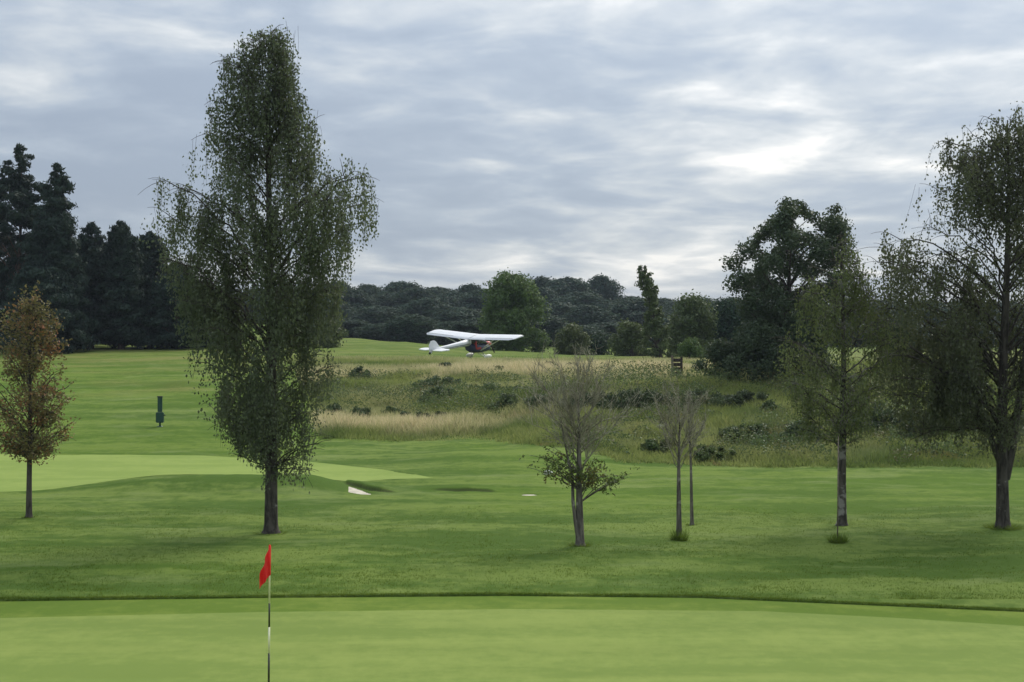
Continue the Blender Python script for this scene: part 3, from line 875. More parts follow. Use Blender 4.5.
# --- big birch at the right edge
Y2 = 36.8
b = at(1003, Y2)
pr = prof_px([(112, 985, 1030), (135, 945, 1060), (160, 935, 1085), (190, 934, 1100), (215, 915, 1105), (240, 884, 1110), (280, 872, 1115), (320, 872, 1115),
              (360, 876, 1085), (395, 884, 1030), (420, 892, 1000), (440, 905, 985)], 528, Y2, 1005)
s2 = Y2/F
strand_tree('birch_tree', b, (528-120)*Y2/F, pr, 'big dark birch with forked trunk at the right edge', 'birch', r0=0.145, lean=(0.12, 0.1), n_prim=92, n_sec=6, sway=0.12, tuft=0.075,
            boughs=bpx([(948, 135), (940, 165), (955, 150), (942, 188), (890, 228), (900, 240), (882, 262), (878, 290), (900, 300), (890, 330), (905, 350), (888, 375), (915, 390), (940, 330), (925, 300), (945, 270), (930, 250), (955, 370)], 528, Y2, 1003, 1),
            strand=(0.35, 1.4), strands_per=6, leaf=(0.078, 0.050), spacing=0.042, droop=1.0, slope=0.8, seed=23, z0min=2.3, leafmat='alder_leaf', wob=0.02,
            barkmat='bark_birch', gap=(1.0, [(0, 0.8), (4.0, 0.75), (6.5, 0.66), (10, 0.6)]), dens=[(0, 0.75), (5.5, 0.85), (7.2, 0.78), (10, 0.62)], sec_len=0.36,
            extra_trunks=[([(0.06, 0.02, 1.2), (0.25, 0.05, 2.0), (0.42, 0.05, 3.2), (0.62, 0, 4.8), (1.0, 0.1, 6.6)], [0.12, 0.10, 0.085, 0.06, 0.02]),
                          ([(-0.05, 0.0, 1.55), (-0.45, 0.0, 2.6), (-0.95, 0.1, 3.4), (-1.7, 0.15, 4.1), (-2.4, 0.2, 4.6)], [0.085, 0.07, 0.055, 0.04, 0.02])])

# --- younger birch, right of centre
Y3 = 37.2
b = at(842, Y3)
pr = prof_px([(236, 836, 852), (262, 815, 868), (290, 800, 884), (320, 792, 896), (350, 786, 900), (380, 782, 896), (410, 780, 880), (440, 786, 862)], 526, Y3, 842)
strand_tree('birch_tree', b, (526-240)*Y3/F, pr, 'slim young birch with pale trunk and thin olive crown', 'birch', r0=0.105, lean=(0.02, 0.05), n_prim=60, n_sec=6, sway=0.14, tuft=0.07,
            boughs=bpx([(800, 300), (790, 340), (785, 380), (795, 410), (885, 320), (895, 350), (880, 390), (815, 280), (865, 275)], 526, Y3, 842, 1),
            strand=(0.2, 0.85), strands_per=5, leaf=(0.070, 0.042), spacing=0.058, droop=1.0, slope=0.7, seed=31, z0min=1.9, leafmat='young_leaf', wob=0.012,
            barkmat='bark_pale', gap=(1.3, [(0, 0.85), (4.0, 0.8), (7, 0.7)]), dens=[(0, 0.8), (4, 0.85), (7.2, 0.7)], sec_len=0.36)

# --- rust coloured sapling at the left
Y4 = 38.9
b = at(29, Y4)
pr = prof_px([(298, 18, 38), (310, 8, 50), (325, 0, 58), (350, -8, 62), (375, -14, 66), (400, -16, 72), (420, -12, 72), (440, -2, 62), (458, 14, 46)], 518, Y4, 29)
strand_tree('young_tree', b, (518-300)*Y4/F, pr, 'slender young tree with rust brown leaves at the left edge', 'tree', r0=0.066, lean=(0.03, 0), n_prim=64, n_sec=7,
            strand=(0.1, 0.36), strands_per=4, leaf=(0.085, 0.052), spacing=0.034, droop=0.0, slope=1.25, seed=41, z0min=1.5, leafmat='rust_leaf', wob=0.008,
            barkmat='bark_dark', jit=0.06, dens=[(0, 0.8), (3, 0.75), (6, 0.7)], sec_len=0.40)


# --- dying small trees: bare twigs, few leaves
def twig_tree(name, base, H, prof, label, seed, r0, lean=(0, 0), n_prim=26, n_sec=7, n_ter=4, z0=1.4, leaves=(), extra=(), barkmat='bark_grey', slope=1.05):
    """leafless crown: steep limbs, shoots and fine twigs filling the outline"""
    r = np.random.default_rng(seed)
    root = empty(name, base, label, 'tree')
    tp, tr = trunk_path(H*0.8, r0, lean, 0.008, r=r)
    V, Q = tubes([(tp, tr)], 9)
    obj('trunk', mesh_np('trunk', V, Q, smooth=True), M[barkmat], root)
    for ep, er in extra:
        V, Q = tubes([(np.array(ep), np.array(er))], 8)
        obj('trunk', mesh_np('trunk', V, Q, smooth=True), M[barkmat], root)
    zlo, zhi = prof[0][0], prof[-1][0]
    paths = []
    def shoot(a, d, ln, r1, n=6, up_=0.06):
        P = [a]
        for i in range(n-1):
            d = d+r.normal(size=3)*0.15+np.array([0, 0, up_]); d = d/np.linalg.norm(d)
            P.append(P[-1]+d*ln/(n-1))
        P = np.array(P); paths.append((P, np.linspace(r1, r1*0.45, n)))
        return P, d
    for i in range(n_prim):
        ze = zlo+(zhi-zlo)*(0.35+0.65*(i+r.random())/n_prim)
        th = i*2.39996+r.normal()*0.4
        L, Rr = prof_ext(prof, ze)
        off = np.array([math.cos(th)*(Rr if math.cos(th) > 0 else L), math.sin(th)*0.45*(L+Rr), 0])*r.uniform(0.55, 1.12)
        rad = np.linalg.norm(off)
        zs = np.clip(ze-rad*slope*r.uniform(0.8, 1.3)-0.25, z0+r.random()**1.5*0.4*(H-z0), H*0.78)
        a = np.array([np.interp(zs, tp[:, 2], tp[:, k]) for k in range(3)])
        c = np.array([off[0], off[1], ze]); d = c-a; ln = np.linalg.norm(d)
        P, dd = shoot(a, d/ln, ln, min(0.007+0.0055*ln, np.interp(zs, tp[:, 2], tr)*0.55), 8, 0.03)
        for j in range(n_sec):
            q = P[r.integers(2, 8)]
            d2 = d/ln+r.normal(size=3)*0.42+np.array([0, 0, 0.2]); d2 /= np.linalg.norm(d2)
            S, d3 = shoot(q, d2, ln*r.uniform(0.22, 0.45), 0.0062)
            for k in range(n_ter):
                d4 = d3+r.normal(size=3)*0.5; d4 /= np.linalg.norm(d4)
                shoot(S[r.integers(1, 6)], d4, ln*r.uniform(0.10, 0.26), 0.0040, 4)
    V, Q = tubes(paths, 4)
    obj('limbs', mesh_np('limbs', V, Q, smooth=True), M['twig_grey'], root)
    if leaves:
        cs, wood = [], []
        for (lx, ly, lz, rad, n, sx) in leaves:
            st = np.array([0.0, 0.0, max(lz-0.35*abs(lx)-0.3, 0.4)])
            for j in range(6):
                e_ = np.array([lx, ly, lz])+r.normal(size=3)*np.array([rad*sx, rad, rad*0.5])
                W = bez(st, (st+e_)/2+np.array([0, 0, 0.12]), e_, 7)
                wood.append((W, np.linspace(0.013, 0.004, 7)))
                for g in range(n//30):
                    g0 = W[r.integers(3, 7)]+r.normal(size=3)*0.05
                    gd = r.normal(size=3)+np.array([0, 0, -0.5]); gd /= np.linalg.norm(gd)
                    cs.append(g0+gd*np.linspace(0.03, 0.24, 7)[:, None]+r.normal(size=(7, 3))*0.018)
        V, Q = tubes(wood, 5)
        obj('side_shoots', mesh_np('side_shoots', V, Q, smooth=True), M[barkmat], root)
        c = np.concatenate(cs)
        V, Q = leaf_cards(c, r.normal(size=c.shape)+np.array([0, 0, -0.6]), 0.085, 0.036, r)
        obj('crown', mesh_np('crown', V, Q, {'tint': ('FACE', r.random(len(c)))}), M['rowan_leaf'], root)
    return root


Y5 = 33.4
pr = prof_px([(362, 550, 602), (370, 538, 612), (390, 530, 620), (410, 534, 618), (430, 544, 612), (450, 552, 606), (470, 560, 598)], 547, Y5, 580)
twig_tree('dying_tree', at(580, Y5), 182*Y5/F, pr, 'half dead small tree with bare grey top and green lower leaves', 52, 0.088, (-0.05, 0), 44, 8, 5, 1.35,
          leaves=[(0.50, 0, 1.62, 0.20, 300, 1.5), (-0.35, 0.1, 1.75, 0.22, 240, 1.5), (0.85, 0.1, 1.55, 0.14, 150, 1.5), (-0.75, 0, 2.15, 0.2, 150, 1.2), (-0.8, 0, 1.8, 0.16, 120, 1.2), (0.2, -0.1, 1.75, 0.25, 210, 1.4)],
          extra=[([(-0.02, -0.02, 0.0), (-0.10, -0.03, 0.5), (-0.16, -0.03, 1.0), (-0.17, 0, 1.5), (-0.3, 0, 2.1), (-0.45, 0.05, 2.9)], [0.055, 0.045, 0.04, 0.034, 0.022, 0.008])])
Y6 = 34.6
pr = prof_px([(388, 660, 702), (400, 646, 708), (420, 646, 708), (440, 656, 702), (465, 666, 694)], 540, Y6, 679)
twig_tree('dying_tree', at(679, Y6), 150*Y6/F, pr, 'thin bare tree with grass tuft at its foot', 67, 0.058, (0, 0), 30, 7, 4, 1.35)
Y7 = 37.4
pr = prof_px([(394, 684, 702), (410, 680, 708), (430, 682, 706), (450, 686, 700), (470, 688, 696)], 525, Y7, 692)
twig_tree('dying_tree', at(692, Y7), 132*Y7/F, pr, 'thinnest bare tree, just behind the one with the tuft', 72, 0.036, (-0.08, 0), 14, 6, 3, 1.3)


# --- support stake beside the young birch
def box(bm, c, s, rot=None):
    mt = Matrix.Translation(c) @ (rot or Matrix.Identity(4)) @ Matrix.Diagonal((s[0], s[1], s[2], 1))
    return bmesh.ops.create_cube(bm, size=1.0, matrix=mt)


def cyl(bm, a, b, r1, r2=None, seg=12):
    a, b = Vector(a), Vector(b); d = b-a
    mt = Matrix.Translation((a+b)/2) @ d.to_track_quat('Z', 'Y').to_matrix().to_4x4()
    bmesh.ops.create_cone(bm, cap_ends=True, segments=seg, radius1=r1, radius2=r1 if r2 is None else r2, depth=d.length, matrix=mt)


Y8 = 34.2
root = empty('tree_stake', at(837.5, Y8), 'thin wooden stake standing in a tuft before the young birch', 'stake')
bm = bmesh.new(); cyl(bm, (0, 0, -0.1), (0.02, 0, 2.45), 0.016, 0.013, 8); bm_obj('post', bm, M['wood'], root, True)
bm = bmesh.new(); cyl(bm, (0.02, 0, 2.44), (0.02, 0, 2.47), 0.017, 0.010, 8); bm_obj('cap', bm, M['wood_dark'], root, True)


def grass_tuft(px, y, h, rad, n, label):
    b = at(px, y, -0.02)
    a = rng.uniform(0, 2*np.pi, n); q = rad*np.sqrt(rng.random(n))
    X, Y_ = np.cos(a)*q, np.sin(a)*q
    H = h*rng.uniform(0.3, 1.25, n)*(1-0.25*q/rad)
    w = 0.008; an = rng.uniform(0, np.pi, n)
    lx, ly = X*0.4+rng.normal(size=n)*0.07*H/0.2, Y_*0.4+rng.normal(size=n)*0.07*H/0.2
    V = np.stack([np.stack([X-np.cos(an)*w, Y_-np.sin(an)*w, 0*H], -1), np.stack([X+np.cos(an)*w, Y_+np.sin(an)*w, 0*H], -1), np.stack([X+lx, Y_+ly, H], -1)], 1).reshape(-1, 3)
    o = obj('grass_tuft', mesh_np('grass_tuft', V, np.arange(len(V)).reshape(-1, 3), {'tint': ('FACE', rng.random(n))}), M['tuft'], None, b)
    return tag(o, label, 'grass tuft')


grass_tuft(679, Y6-0.05, 0.30, 0.17, 420, 'dark grass tuft around the foot of the bare tree')
grass_tuft(838, Y8-0.05, 0.27, 0.19, 420, 'dark grass tuft around the wooden stake')
grass_tuft(580, Y5, 0.10, 0.24, 380, 'low grass ring round the half dead tree')
grass_tuft(271, Y1, 0.08, 0.36, 420, 'low grass ring round the tall birch trunk')
grass_tuft(1003, Y2, 0.14, 0.42, 700, 'grass ring round the right edge birch trunk')
grass_tuft(29, Y4, 0.08, 0.16, 220, 'low grass ring round the rust coloured tree')
grass_tuft(692, Y7, 0.08, 0.15, 200, 'low grass ring round the thinnest bare tree')

# --- dark spreading tree on the bank, with bushes at its foot
Y9 = 78.0
b = at(788, Y9); br = CY+(CAMH-b[2])*F/Y9
pr = prof_px([(203, 795, 842), (215, 768, 852), (235, 752, 857), (255, 728, 852), (275, 717, 852), (295, 722, 852), (320, 730, 846), (350, 730, 836), (372, 745, 820)], br, Y9, 788)
clump_tree('oak_tree', b, (br-206)*Y9/F, pr, 'dense dark green tree with clumped crown on the bank', nclump=120, rclump=0.62, nleaf=46000, leaf=(0.17, 0.10), leafmat='oak_leaf', r0=0.22, seed=8, flat=0.85, hollow=0.6)
SHR = 'shrubs on the bank'
def bush(name, px, top, wpx, y, label, leafmat='shrub_leaf', n=6000, leaf=(0.14, 0.08), seed=1, rc=0.4, cat='bush', group=None, nclump=None, cx_off=0.0):
    b = at(px, y); br = CY+(CAMH-b[2])*F/y
    H = max((br-top)*y/F, 0.25); w = wpx*0.5*y/F
    q_ = np.random.default_rng(seed).uniform(0.55, 1.15, 8)
    pr = [(0.0, w*q_[0], w*q_[1]), (H*0.35, w*q_[2], w*q_[3]), (H*0.65, w*0.75*q_[4], w*0.75*q_[5]), (H*0.9, w*0.4*q_[6], w*0.4*q_[7])]
    nc = nclump or int(max(10, 14*w))
    return clump_tree(name, (b[0], b[1], b[2]-0.12), H*0.9, pr, label, cat, group, nclump=nc, rclump=min(rc, H*0.35), nleaf=n, leaf=leaf, leafmat=leafmat, r0=0.05, seed=seed, hollow=0.4, depth=0.8, limbs=False, crown='foliage')


bush('hawthorn_bush', 762, 318, 78, 76.0, 'dark green bush left under the dense dark tree', 'oak_leaf', 16000, seed=61, rc=0.7)
bush('hawthorn_bush', 722, 338, 58, 79.0, 'lower dark bush at the left foot of the dense dark tree', 'oak_leaf', 10000, seed=62, rc=0.6)
bush('hawthorn_bush', 812, 340, 60, 79.5, 'dark bush behind the young birch beside the dense dark tree', 'oak_leaf', 9000, seed=63, rc=0.6)
bush('alder_bush', 900, 306, 80, 84.0, 'dark bush between the young birch and the right edge birch', 'oak_leaf', 12000, seed=64, rc=0.8)
bush('alder_bush', 955, 318, 70, 86.0, 'dark bush on the bank behind the right edge birch', 'shrub_leaf', 10000, seed=65, rc=0.8)

# --- shrubs scattered over the tall grass bank
def y_of_row(px, row, y0=53.0, y1=108.0):
    yy = np.linspace(y0, y1, 400); x = (px-CX)*yy/F
    rr = CY+(CAMH-base_z(x, yy))*F/yy
    return float(yy[np.argmin(np.abs(rr-row))])


sh = [(436, 374, 391, 56, 'gorse_leaf', 'wide dark shrub high on the bank below the aircraft tail'),
      (443, 383, 403, 42, 'gorse_leaf', 'dark rounded shrub just below the wide one under the aircraft tail'),
      (470, 382, 391, 34, 'gorse_leaf', 'low dark shrub high on the bank below the aircraft wheels'),
      (489, 380, 398, 32, 'gorse_leaf', 'dark shrub high on the bank below the right aircraft wing'),
      (520, 383, 395, 46, 'gorse_leaf', 'long low dark shrub high on the bank right of the aircraft'),
      (509, 390, 410, 36, 'shrub_leaf', 'rounded green shrub halfway down the bank below the aircraft'),
      (545, 392, 408, 34, 'gorse_leaf', 'dark low shrub on the bank left of the half dead tree'),
      (336, 400, 417, 26, 'gorse_leaf', 'dark shrub on the bank nearest the tall birch'),
      (361, 405, 419, 22, 'gorse_leaf', 'second dark shrub on the bank from the tall birch'),
      (392, 404, 416, 22, 'shrub_leaf', 'small green shrub third along the bank from the tall birch'),
      (405, 408, 421, 16, 'gorse_leaf', 'small dark shrub fourth along the bank from the tall birch'),
      (422, 410, 424, 20, 'gorse_leaf', 'dark rounded shrub fifth along the bank from the tall birch'),
      (440, 409, 421, 18, 'gorse_leaf', 'dark shrub sixth along the bank from the tall birch'),
      (360, 364, 379, 20, 'gorse_leaf', 'small dark shrub at the field edge left of the aircraft'),
      (448, 361, 370, 30, 'gorse_leaf', 'low dark shrub at the field edge below the aircraft tail'),
      (499, 363, 373, 16, 'shrub_leaf', 'small shrub at the field edge right of the aircraft wheels'),
      (550, 359, 369, 16, 'gorse_leaf', 'small dark shrub at the field edge above the half dead tree'),
      (572, 361, 370, 22, 'gorse_leaf', 'low dark clump at the field edge above the half dead tree'),
      (637, 384, 407, 72, 'gorse_leaf', 'long dark shrub along the step in the bank below the wooden gate'),
      (698, 386, 407, 66, 'gorse_leaf', 'long dark shrub along the step right of the wooden gate'),
      (746, 387, 408, 52, 'gorse_leaf', 'dark shrub along the step below the dense dark tree'),
      (586, 388, 408, 56, 'gorse_leaf', 'dark shrub along the step behind the half dead tree'),
      (752, 420, 442, 60, 'gorse_leaf', 'low dark shrub in grass right of the bare trees'),
      (800, 418, 444, 56, 'gorse_leaf', 'low dark shrub in grass left of the young birch trunk'),
      (654, 436, 452, 44, 'scrub_leaf', 'low grey green shrub behind the bare trees'),
      (712, 442, 460, 50, 'scrub_leaf', 'low shrub at the foot of the bank right of the bare trees'),
      (878, 396, 432, 56, 'gorse_leaf', 'dark green shrub just right of the young birch trunk'),
      (918, 402, 440, 56, 'gorse_leaf', 'dark shrub midway between the young birch and right birch'),
      (964, 398, 436, 64, 'shrub_leaf', 'green shrub on the bank just left of the right birch trunk'),
      (770, 398, 416, 34, 'gorse_leaf', 'dark shrub on the bank below the dense dark tree'),
      (1030, 410, 436, 50, 'shrub_leaf', 'green shrub on the bank at the right edge')]
for i, (p, top, brow, w, mt, lab) in enumerate(sh):
    bush('shrub', p, top+0.04*(brow-top), w*1.4, y_of_row(p, brow), lab, mt, int(1500+90*w), (0.13, 0.06), 200+i, 0.40, 'shrub', SHR)

# --- field-edge trees and bushes behind the aircraft
def field_tree(name, px, rows_, y, label, leafmat, n, leaf, seed, rc, nclump, cat='tree', lean=(0, 0), flat=0.85, r0=0.25, hollow=0.5):
    b = at(px, y); br = CY+(CAMH-b[2])*F/y
    pr = prof_px(rows_, br, y, px)
    top = min(r_[0] for r_ in rows_)
    return clump_tree(name, b, (br-top)*y/F, pr, label, cat, nclump=nclump, rclump=rc, nleaf=n, leaf=leaf, leafmat=leafmat, r0=r0, seed=seed, flat=flat, lean=lean, hollow=hollow)


field_tree('willow_tree', 514, [(274, 498, 514), (284, 488, 535), (300, 478, 545), (320, 476, 550), (338, 480, 550), (352, 486, 545)], 150,
           'light green leafy tree just behind the aircraft wing', 'willow_leaf', 22000, (0.30, 0.16), 71, 1.1, 60)
field_tree('ivy_tree', 659, [(266, 654, 663), (274, 649, 668), (288, 648, 670), (305, 651, 667), (325, 646, 672), (345, 640, 676), (356, 642, 676)], 118,
           'narrow ivy clad tree with leaning top at the field edge', 'shrub_leaf', 8000, (0.22, 0.12), 75, 0.34, 90, lean=(-1.25, 0), hollow=0.5)
field_tree('field_bush', 631, [(324, 622, 640), (333, 612, 650), (345, 608, 654), (357, 610, 652)], 128, 'rounded olive bush at the far edge of the field', 'shrub_leaf', 7000, (0.22, 0.13), 73, 0.8, 26, 'bush')
field_tree('field_bush', 572, [(328, 562, 580), (338, 554, 592), (356, 552, 594)], 134, 'brownish green bush right of the light green tree', 'shrub_leaf', 7000, (0.24, 0.14), 74, 0.8, 26, 'bush')
field_tree('field_bush', 595, [(338, 586, 606), (346, 580, 612), (357, 580, 612)], 140, 'small dark bush between the brownish and the rounded olive bush', 'wood_leaf', 4000, (0.24, 0.14), 75, 0.7, 18, 'bush')
field_tree('field_tree', 690, [(300, 680, 706), (312, 670, 716), (330, 664, 722), (345, 666, 722), (356, 670, 720)], 122, 'mid green tree just right of the ivy clad tree', 'shrub_leaf', 12000, (0.22, 0.13), 76, 0.9, 40)
field_tree('field_tree', 728, [(302, 716, 742), (315, 704, 752), (335, 700, 756), (356, 704, 752)], 124, 'mid green tree left of the dense dark tree', 'wood_leaf', 12000, (0.22, 0.13), 77, 0.9, 40)
field_tree('field_bush', 690, [(340, 682, 700), (347, 676, 704), (356, 676, 704)], 112, 'small pale bush in front of the mid green field tree', 'willow_leaf', 3000, (0.16, 0.10), 78, 0.5, 16, 'bush')
field_tree('field_bush', 328, [(320, 318, 338), (330, 308, 348), (346, 300, 356)], 126, 'green bush on the field crest right of the tall birch', 'shrub_leaf', 7000, (0.2, 0.12), 79, 0.7, 26, 'bush')
field_tree('field_bush', 292, [(322, 280, 304), (334, 272, 312), (347, 270, 314)], 128, 'bush on the field crest behind the tall birch trunk', 'shrub_leaf', 6000, (0.2, 0.12), 80, 0.7, 24, 'bush')

# --- distant wood: each crown a tree, sharing three crown meshes
protos = []
for k in range(4):
    w = [5.0, 4.6, 5.4, 4.4][k]
    pr = [(1.0, w*0.75, w*0.75), (4.0, w*0.95, w), (7.5, w, w*0.95), (10.0, w*0.78, w*0.8), (12.0, w*0.36, w*0.4), (12.6, 0.5, 0.5)]
    t_ = clump_tree('wood_tree', (0, 0, 0), 12.5, pr, 'x', 'tree', nclump=60, rclump=2.0, nleaf=30000, leaf=(0.46, 0.34), leafmat='wood_leaf', r0=0.3, seed=300+k, flat=0.85, hollow=0.6, limbs=False, soft=True)
    protos.append(t_)
WOOD = 'trees of the distant wood'
wl_ = []
for p, top, w in [(215, 290, 44), (256, 288, 46), (298, 285, 46), (336, 281, 48), (368, 284, 38), (402, 281, 52), (438, 286, 46), (470, 284, 38), (506, 285, 44), (541, 276, 32), (568, 276, 46), (601, 275, 37),
                  (632, 296, 44), (664, 298, 42), (698, 297, 42), (733, 298, 44), (770, 299, 44), (808, 300, 44), (846, 300, 44), (886, 299, 46), (926, 300, 44), (966, 299, 46), (1006, 300, 46)]:
    wl_.append((p, top, w, 335, 'back'))
for i in range(14):
    wl_.append((352+i*32+(i % 2)*6, (289 if i < 8 else 303)+[0, 3, -2, 2][i % 4], 42, 312, 'upper'))
for i in range(17):
    wl_.append((330+i*43+(i % 3)*5, 301+[0, 4, -3, 6, 1][i % 5], 50, 275, 'mid'))
for i in range(12):
    wl_.append((345+i*33+(i % 2)*7, 318+[0, 5, -4, 3][i % 4]+(4 if i > 6 else 0), 46, 215, 'front'))
for p in (790, 850, 905, 960, 1015):
    wl_.append((p, 320+(p % 7), 56, 215, 'front'))
for i, (p, top, w, y, lay) in enumerate(wl_):
    y = y+(i*37 % 23)-11
    b = at(p, y); H = CAMH+(CY-top)*y/F-b[2]
    sw = w*y/F/7.2
    where = 'left of the light green tree' if p < 490 else ('behind the rounded olive bush' if p < 660 else 'behind the right hand trees')
    if lay == 'back' and p in (541, 568, 601):
        lab = {541: 'highest skyline tree of the wood, nearest the light green tree', 568: 'broad skyline tree in the middle of the high group of three', 601: 'rounded skyline tree at the right end of the high group'}[p]
    else:
        lab = {'back': 'dark tree on the skyline of the wood ', 'upper': 'dark tree just below the skyline of the wood ', 'mid': 'dark tree in the middle of the wood ', 'front': 'dark tree along the near edge of the wood '}[lay]+where
    src = protos[i % 4]
    sc = (sw, sw, H/13.2)
    if i < 4:
        src.location = b; src.scale = sc; src.rotation_euler = (0, 0, i*1.7); src['label'] = lab; src['group'] = WOOD
    else:
        copy_tree(src, b, i*1.37, sc, lab, WOOD)

# --- dark pines at the left
PIN = 'dark pines at the left'
for i, (p, top, w, y, lab) in enumerate([
        (20, 146, 74, 126, 'tallest dark pine at the left edge'), (57, 165, 44, 122, 'pointed dark pine right of the tallest one'),
        (-22, 178, 70, 130, 'dark pine cut by the left edge of the picture'), (91, 224, 46, 128, 'third dark pine from the left with blunt top'),
        (121, 222, 44, 126, 'fourth dark pine from the left, between two blunt tops'), (150, 232, 44, 130, 'dark pine just left of the tall birch crown'),
        (74, 246, 56, 134, 'low dark pine in the gap behind the pointed one'), (178, 262, 50, 127, 'low dark pine behind the left side of the birch crown'),
        (205, 284, 46, 131, 'lowest dark pine behind the tall birch'), (40, 262, 60, 120, 'broad low dark pine in front of the two tall pines')]):
    b = at(p, y); br = CY+(CAMH-b[2])*F/y
    H = (br-top)*y/F; w2 = w*0.5*y/F*1.5
    pr = [(H*0.05, w2*0.9, w2*0.9), (H*0.2, w2*1.05, w2*1.1), (H*0.45, w2, w2*0.95), (H*0.65, w2*0.85, w2*0.8), (H*0.8, w2*0.60, w2*0.62), (H*0.90, w2*0.40, w2*0.44), (H*0.96, w2*0.24, w2*0.24), (H*1.0, w2*0.08, w2*0.08)]
    q_ = np.random.default_rng(900+i).uniform(0.75, 1.25, (len(pr), 2)); pr = [(a_[0], a_[1]*b_[0], a_[2]*b_[1]) for a_, b_ in zip(pr, q_)]
    clump_tree('pine_tree', b, H, pr, lab, 'pine', PIN, nclump=int(40+H*5), rclump=1.0, nleaf=int(14000+H*1500), leaf=(0.40, 0.14), leafmat='pine_leaf', barkmat='bark_pine', r0=0.24, seed=400+i, flat=0.5, hollow=0.45, point=0.5, soft=True)
for i, (p, top, w, y, lab) in enumerate([(95, 332, 26, 140, 'small pale bush under the dark pines'), (128, 338, 20, 138, 'tiny pale bush under the fourth dark pine'), (62, 326, 24, 142, 'pale bush under the pointed dark pine')]):
    bush('field_bush', p, top, w, y, lab, 'willow_leaf', 2500, (0.2, 0.12), 500+i, 0.5)

# ------------------------------------------------------------------ flagstick
YF = 18.5
xf = (268.5-CX)*YF/F
zf = 0.0
root = empty('golf_flag', (xf, YF, zf), 'red flag hanging on a black and white striped pole on the front green', 'flag')
root.rotation_euler = (0, math.radians(0.45), 0)
top = CAMH-(546-CY)*YF/F
bands = [CAMH-(r_-CY)*YF/F for r_ in (574+0.0, 603, 627, 653, 679, 705)]
zz = [top]+[CAMH-(603-CY)*YF/F, CAMH-(627-CY)*YF/F, CAMH-(653-CY)*YF/F, CAMH-(692-CY)*YF/F, -0.12]
for i in range(5):
    bm = bmesh.new(); cyl(bm, (0, 0, zz[i+1]), (0, 0, zz[i]), 0.0108+0.001*i, 0.0108+0.001*(i-0.9), 16)
    bm_obj('pole_section', bm, M['pole_white'] if i % 2 == 0 else M['pole_black'], root, True)
bm = bmesh.new(); bmesh.ops.create_uvsphere(bm, u_segments=12, v_segments=8, radius=0.014, matrix=Matrix.Translation((0, 0, top+0.002))); bm_obj('finial', bm, M['red'], root, True)
# hanging cloth: hoist along the pole, fly fallen into folds to the left
nu, nv = 26, 22
G = np.zeros((nv, nu, 3))
for a in range(nv):
    v = a/(nv-1)
    for c_ in range(nu):
        u = c_/(nu-1)
        gx = 0.014-0.072*math.sqrt(u)-0.070*u*u*(0.75+0.25*v)+0.010*math.sin(u*12+v*2.0)*u
        gy = 0.035*math.sin(u*10+1.5*v)*min(1, u*2.5)-0.016
        zt = top-0.008-(1-v)*0.34*u**1.25-v*(0.355+0.170*u)
        G[a, c_] = (gx, gy, zt)
ix = np.arange(nu*nv).reshape(nv, nu)
Q = np.stack([ix[:-1, :-1], ix[:-1, 1:], ix[1:, 1:], ix[1:, :-1]], -1).reshape(-1, 4)
fl = obj('flag_cloth', mesh_np('flag_cloth', G.reshape(-1, 3), Q, smooth=True), M['red'], root)
md = fl.modifiers.new('thickness', 'SOLIDIFY'); md.thickness = 0.003
bm = bmesh.new(); cyl(bm, (0, 0, top-0.365), (0, 0, top-0.005), 0.0150, 0.0150, 14); bm_obj('flag_sleeve', bm, M['red'], root, True)
# cup in the green
bm = bmesh.new(); cyl(bm, (0, 0, -0.10), (0, 0, 0.0035), 0.054, 0.054, 24); cup = bm_obj('hole_cup', bm, M['pole_black'], root, True)

# ------------------------------------------------------------------ ball washer
YW = 70.5
b = at(160, YW)
root = empty('ball_washer', b, 'dark green post with ball washer standing on the left slope', 'ball washer')
k = 1.0
bm = bmesh.new(); cyl(bm, (0, 0, -0.05), (0, 0, 0.62), 0.045, 0.045, 12); bm_obj('post', bm, M['dkgreen'], root, True)
bm = bmesh.new(); box(bm, (0, 0, 0.44), (0.36, 0.24, 0.50)); bmesh.ops.bevel(bm, geom=bm.edges[:], offset=0.03, segments=2, affect='EDGES'); bm_obj('washer_body', bm, M['dkgreen'], root)
bm = bmesh.new(); box(bm, (0, 0, 1.06), (0.22, 0.10, 0.72)); bmesh.ops.bevel(bm, geom=bm.edges[:], offset=0.02, segments=2, affect='EDGES'); bm_obj('upright_panel', bm, M['dkgreen'], root)
bm = bmesh.new(); box(bm, (0, 0, 1.43), (0.26, 0.14, 0.05)); bm_obj('cap', bm, M['pole_black'], root)
bm = bmesh.new(); cyl(bm, (0.18, 0, 0.55), (0.27, 0, 0.55), 0.025, 0.025, 10); bm_obj('handle', bm, M['pole_black'], root, True)
bm = bmesh.new(); cyl(bm, (0, 0, -0.02), (0, 0, 0.03), 0.15, 0.13, 16); bm_obj('foot_plate', bm, M['dkgreen'], root, True)

# ------------------------------------------------------------------ wooden gate posts on the bank
YP = 80.5
b = at(676.5, YP)
root = empty('wooden_gate', b, 'weathered wooden gate posts with boards standing on the bank', 'gate')
s_ = YP/F
for dx, w_, h_, m_ in ((-4.2*s_, 0.13, 1.25, 'wood'), (5.0*s_, 0.12, 1.18, 'wood_dark')):
    bm = bmesh.new(); box(bm, (dx, 0, h_/2-0.1), (w_, 0.12, h_+0.2)); bmesh.ops.bevel(bm, geom=bm.edges[:], offset=0.012, segments=1, affect='EDGES'); bm_obj('post', bm, M[m_], root)
for zc in (0.28, 0.52, 0.76, 1.0):
    bm = bmesh.new(); box(bm, (0.4*s_, 0.03, zc), (9.2*s_-0.125, 0.03, 0.19)); bm_obj('board', bm, M['wood_dark'], root)

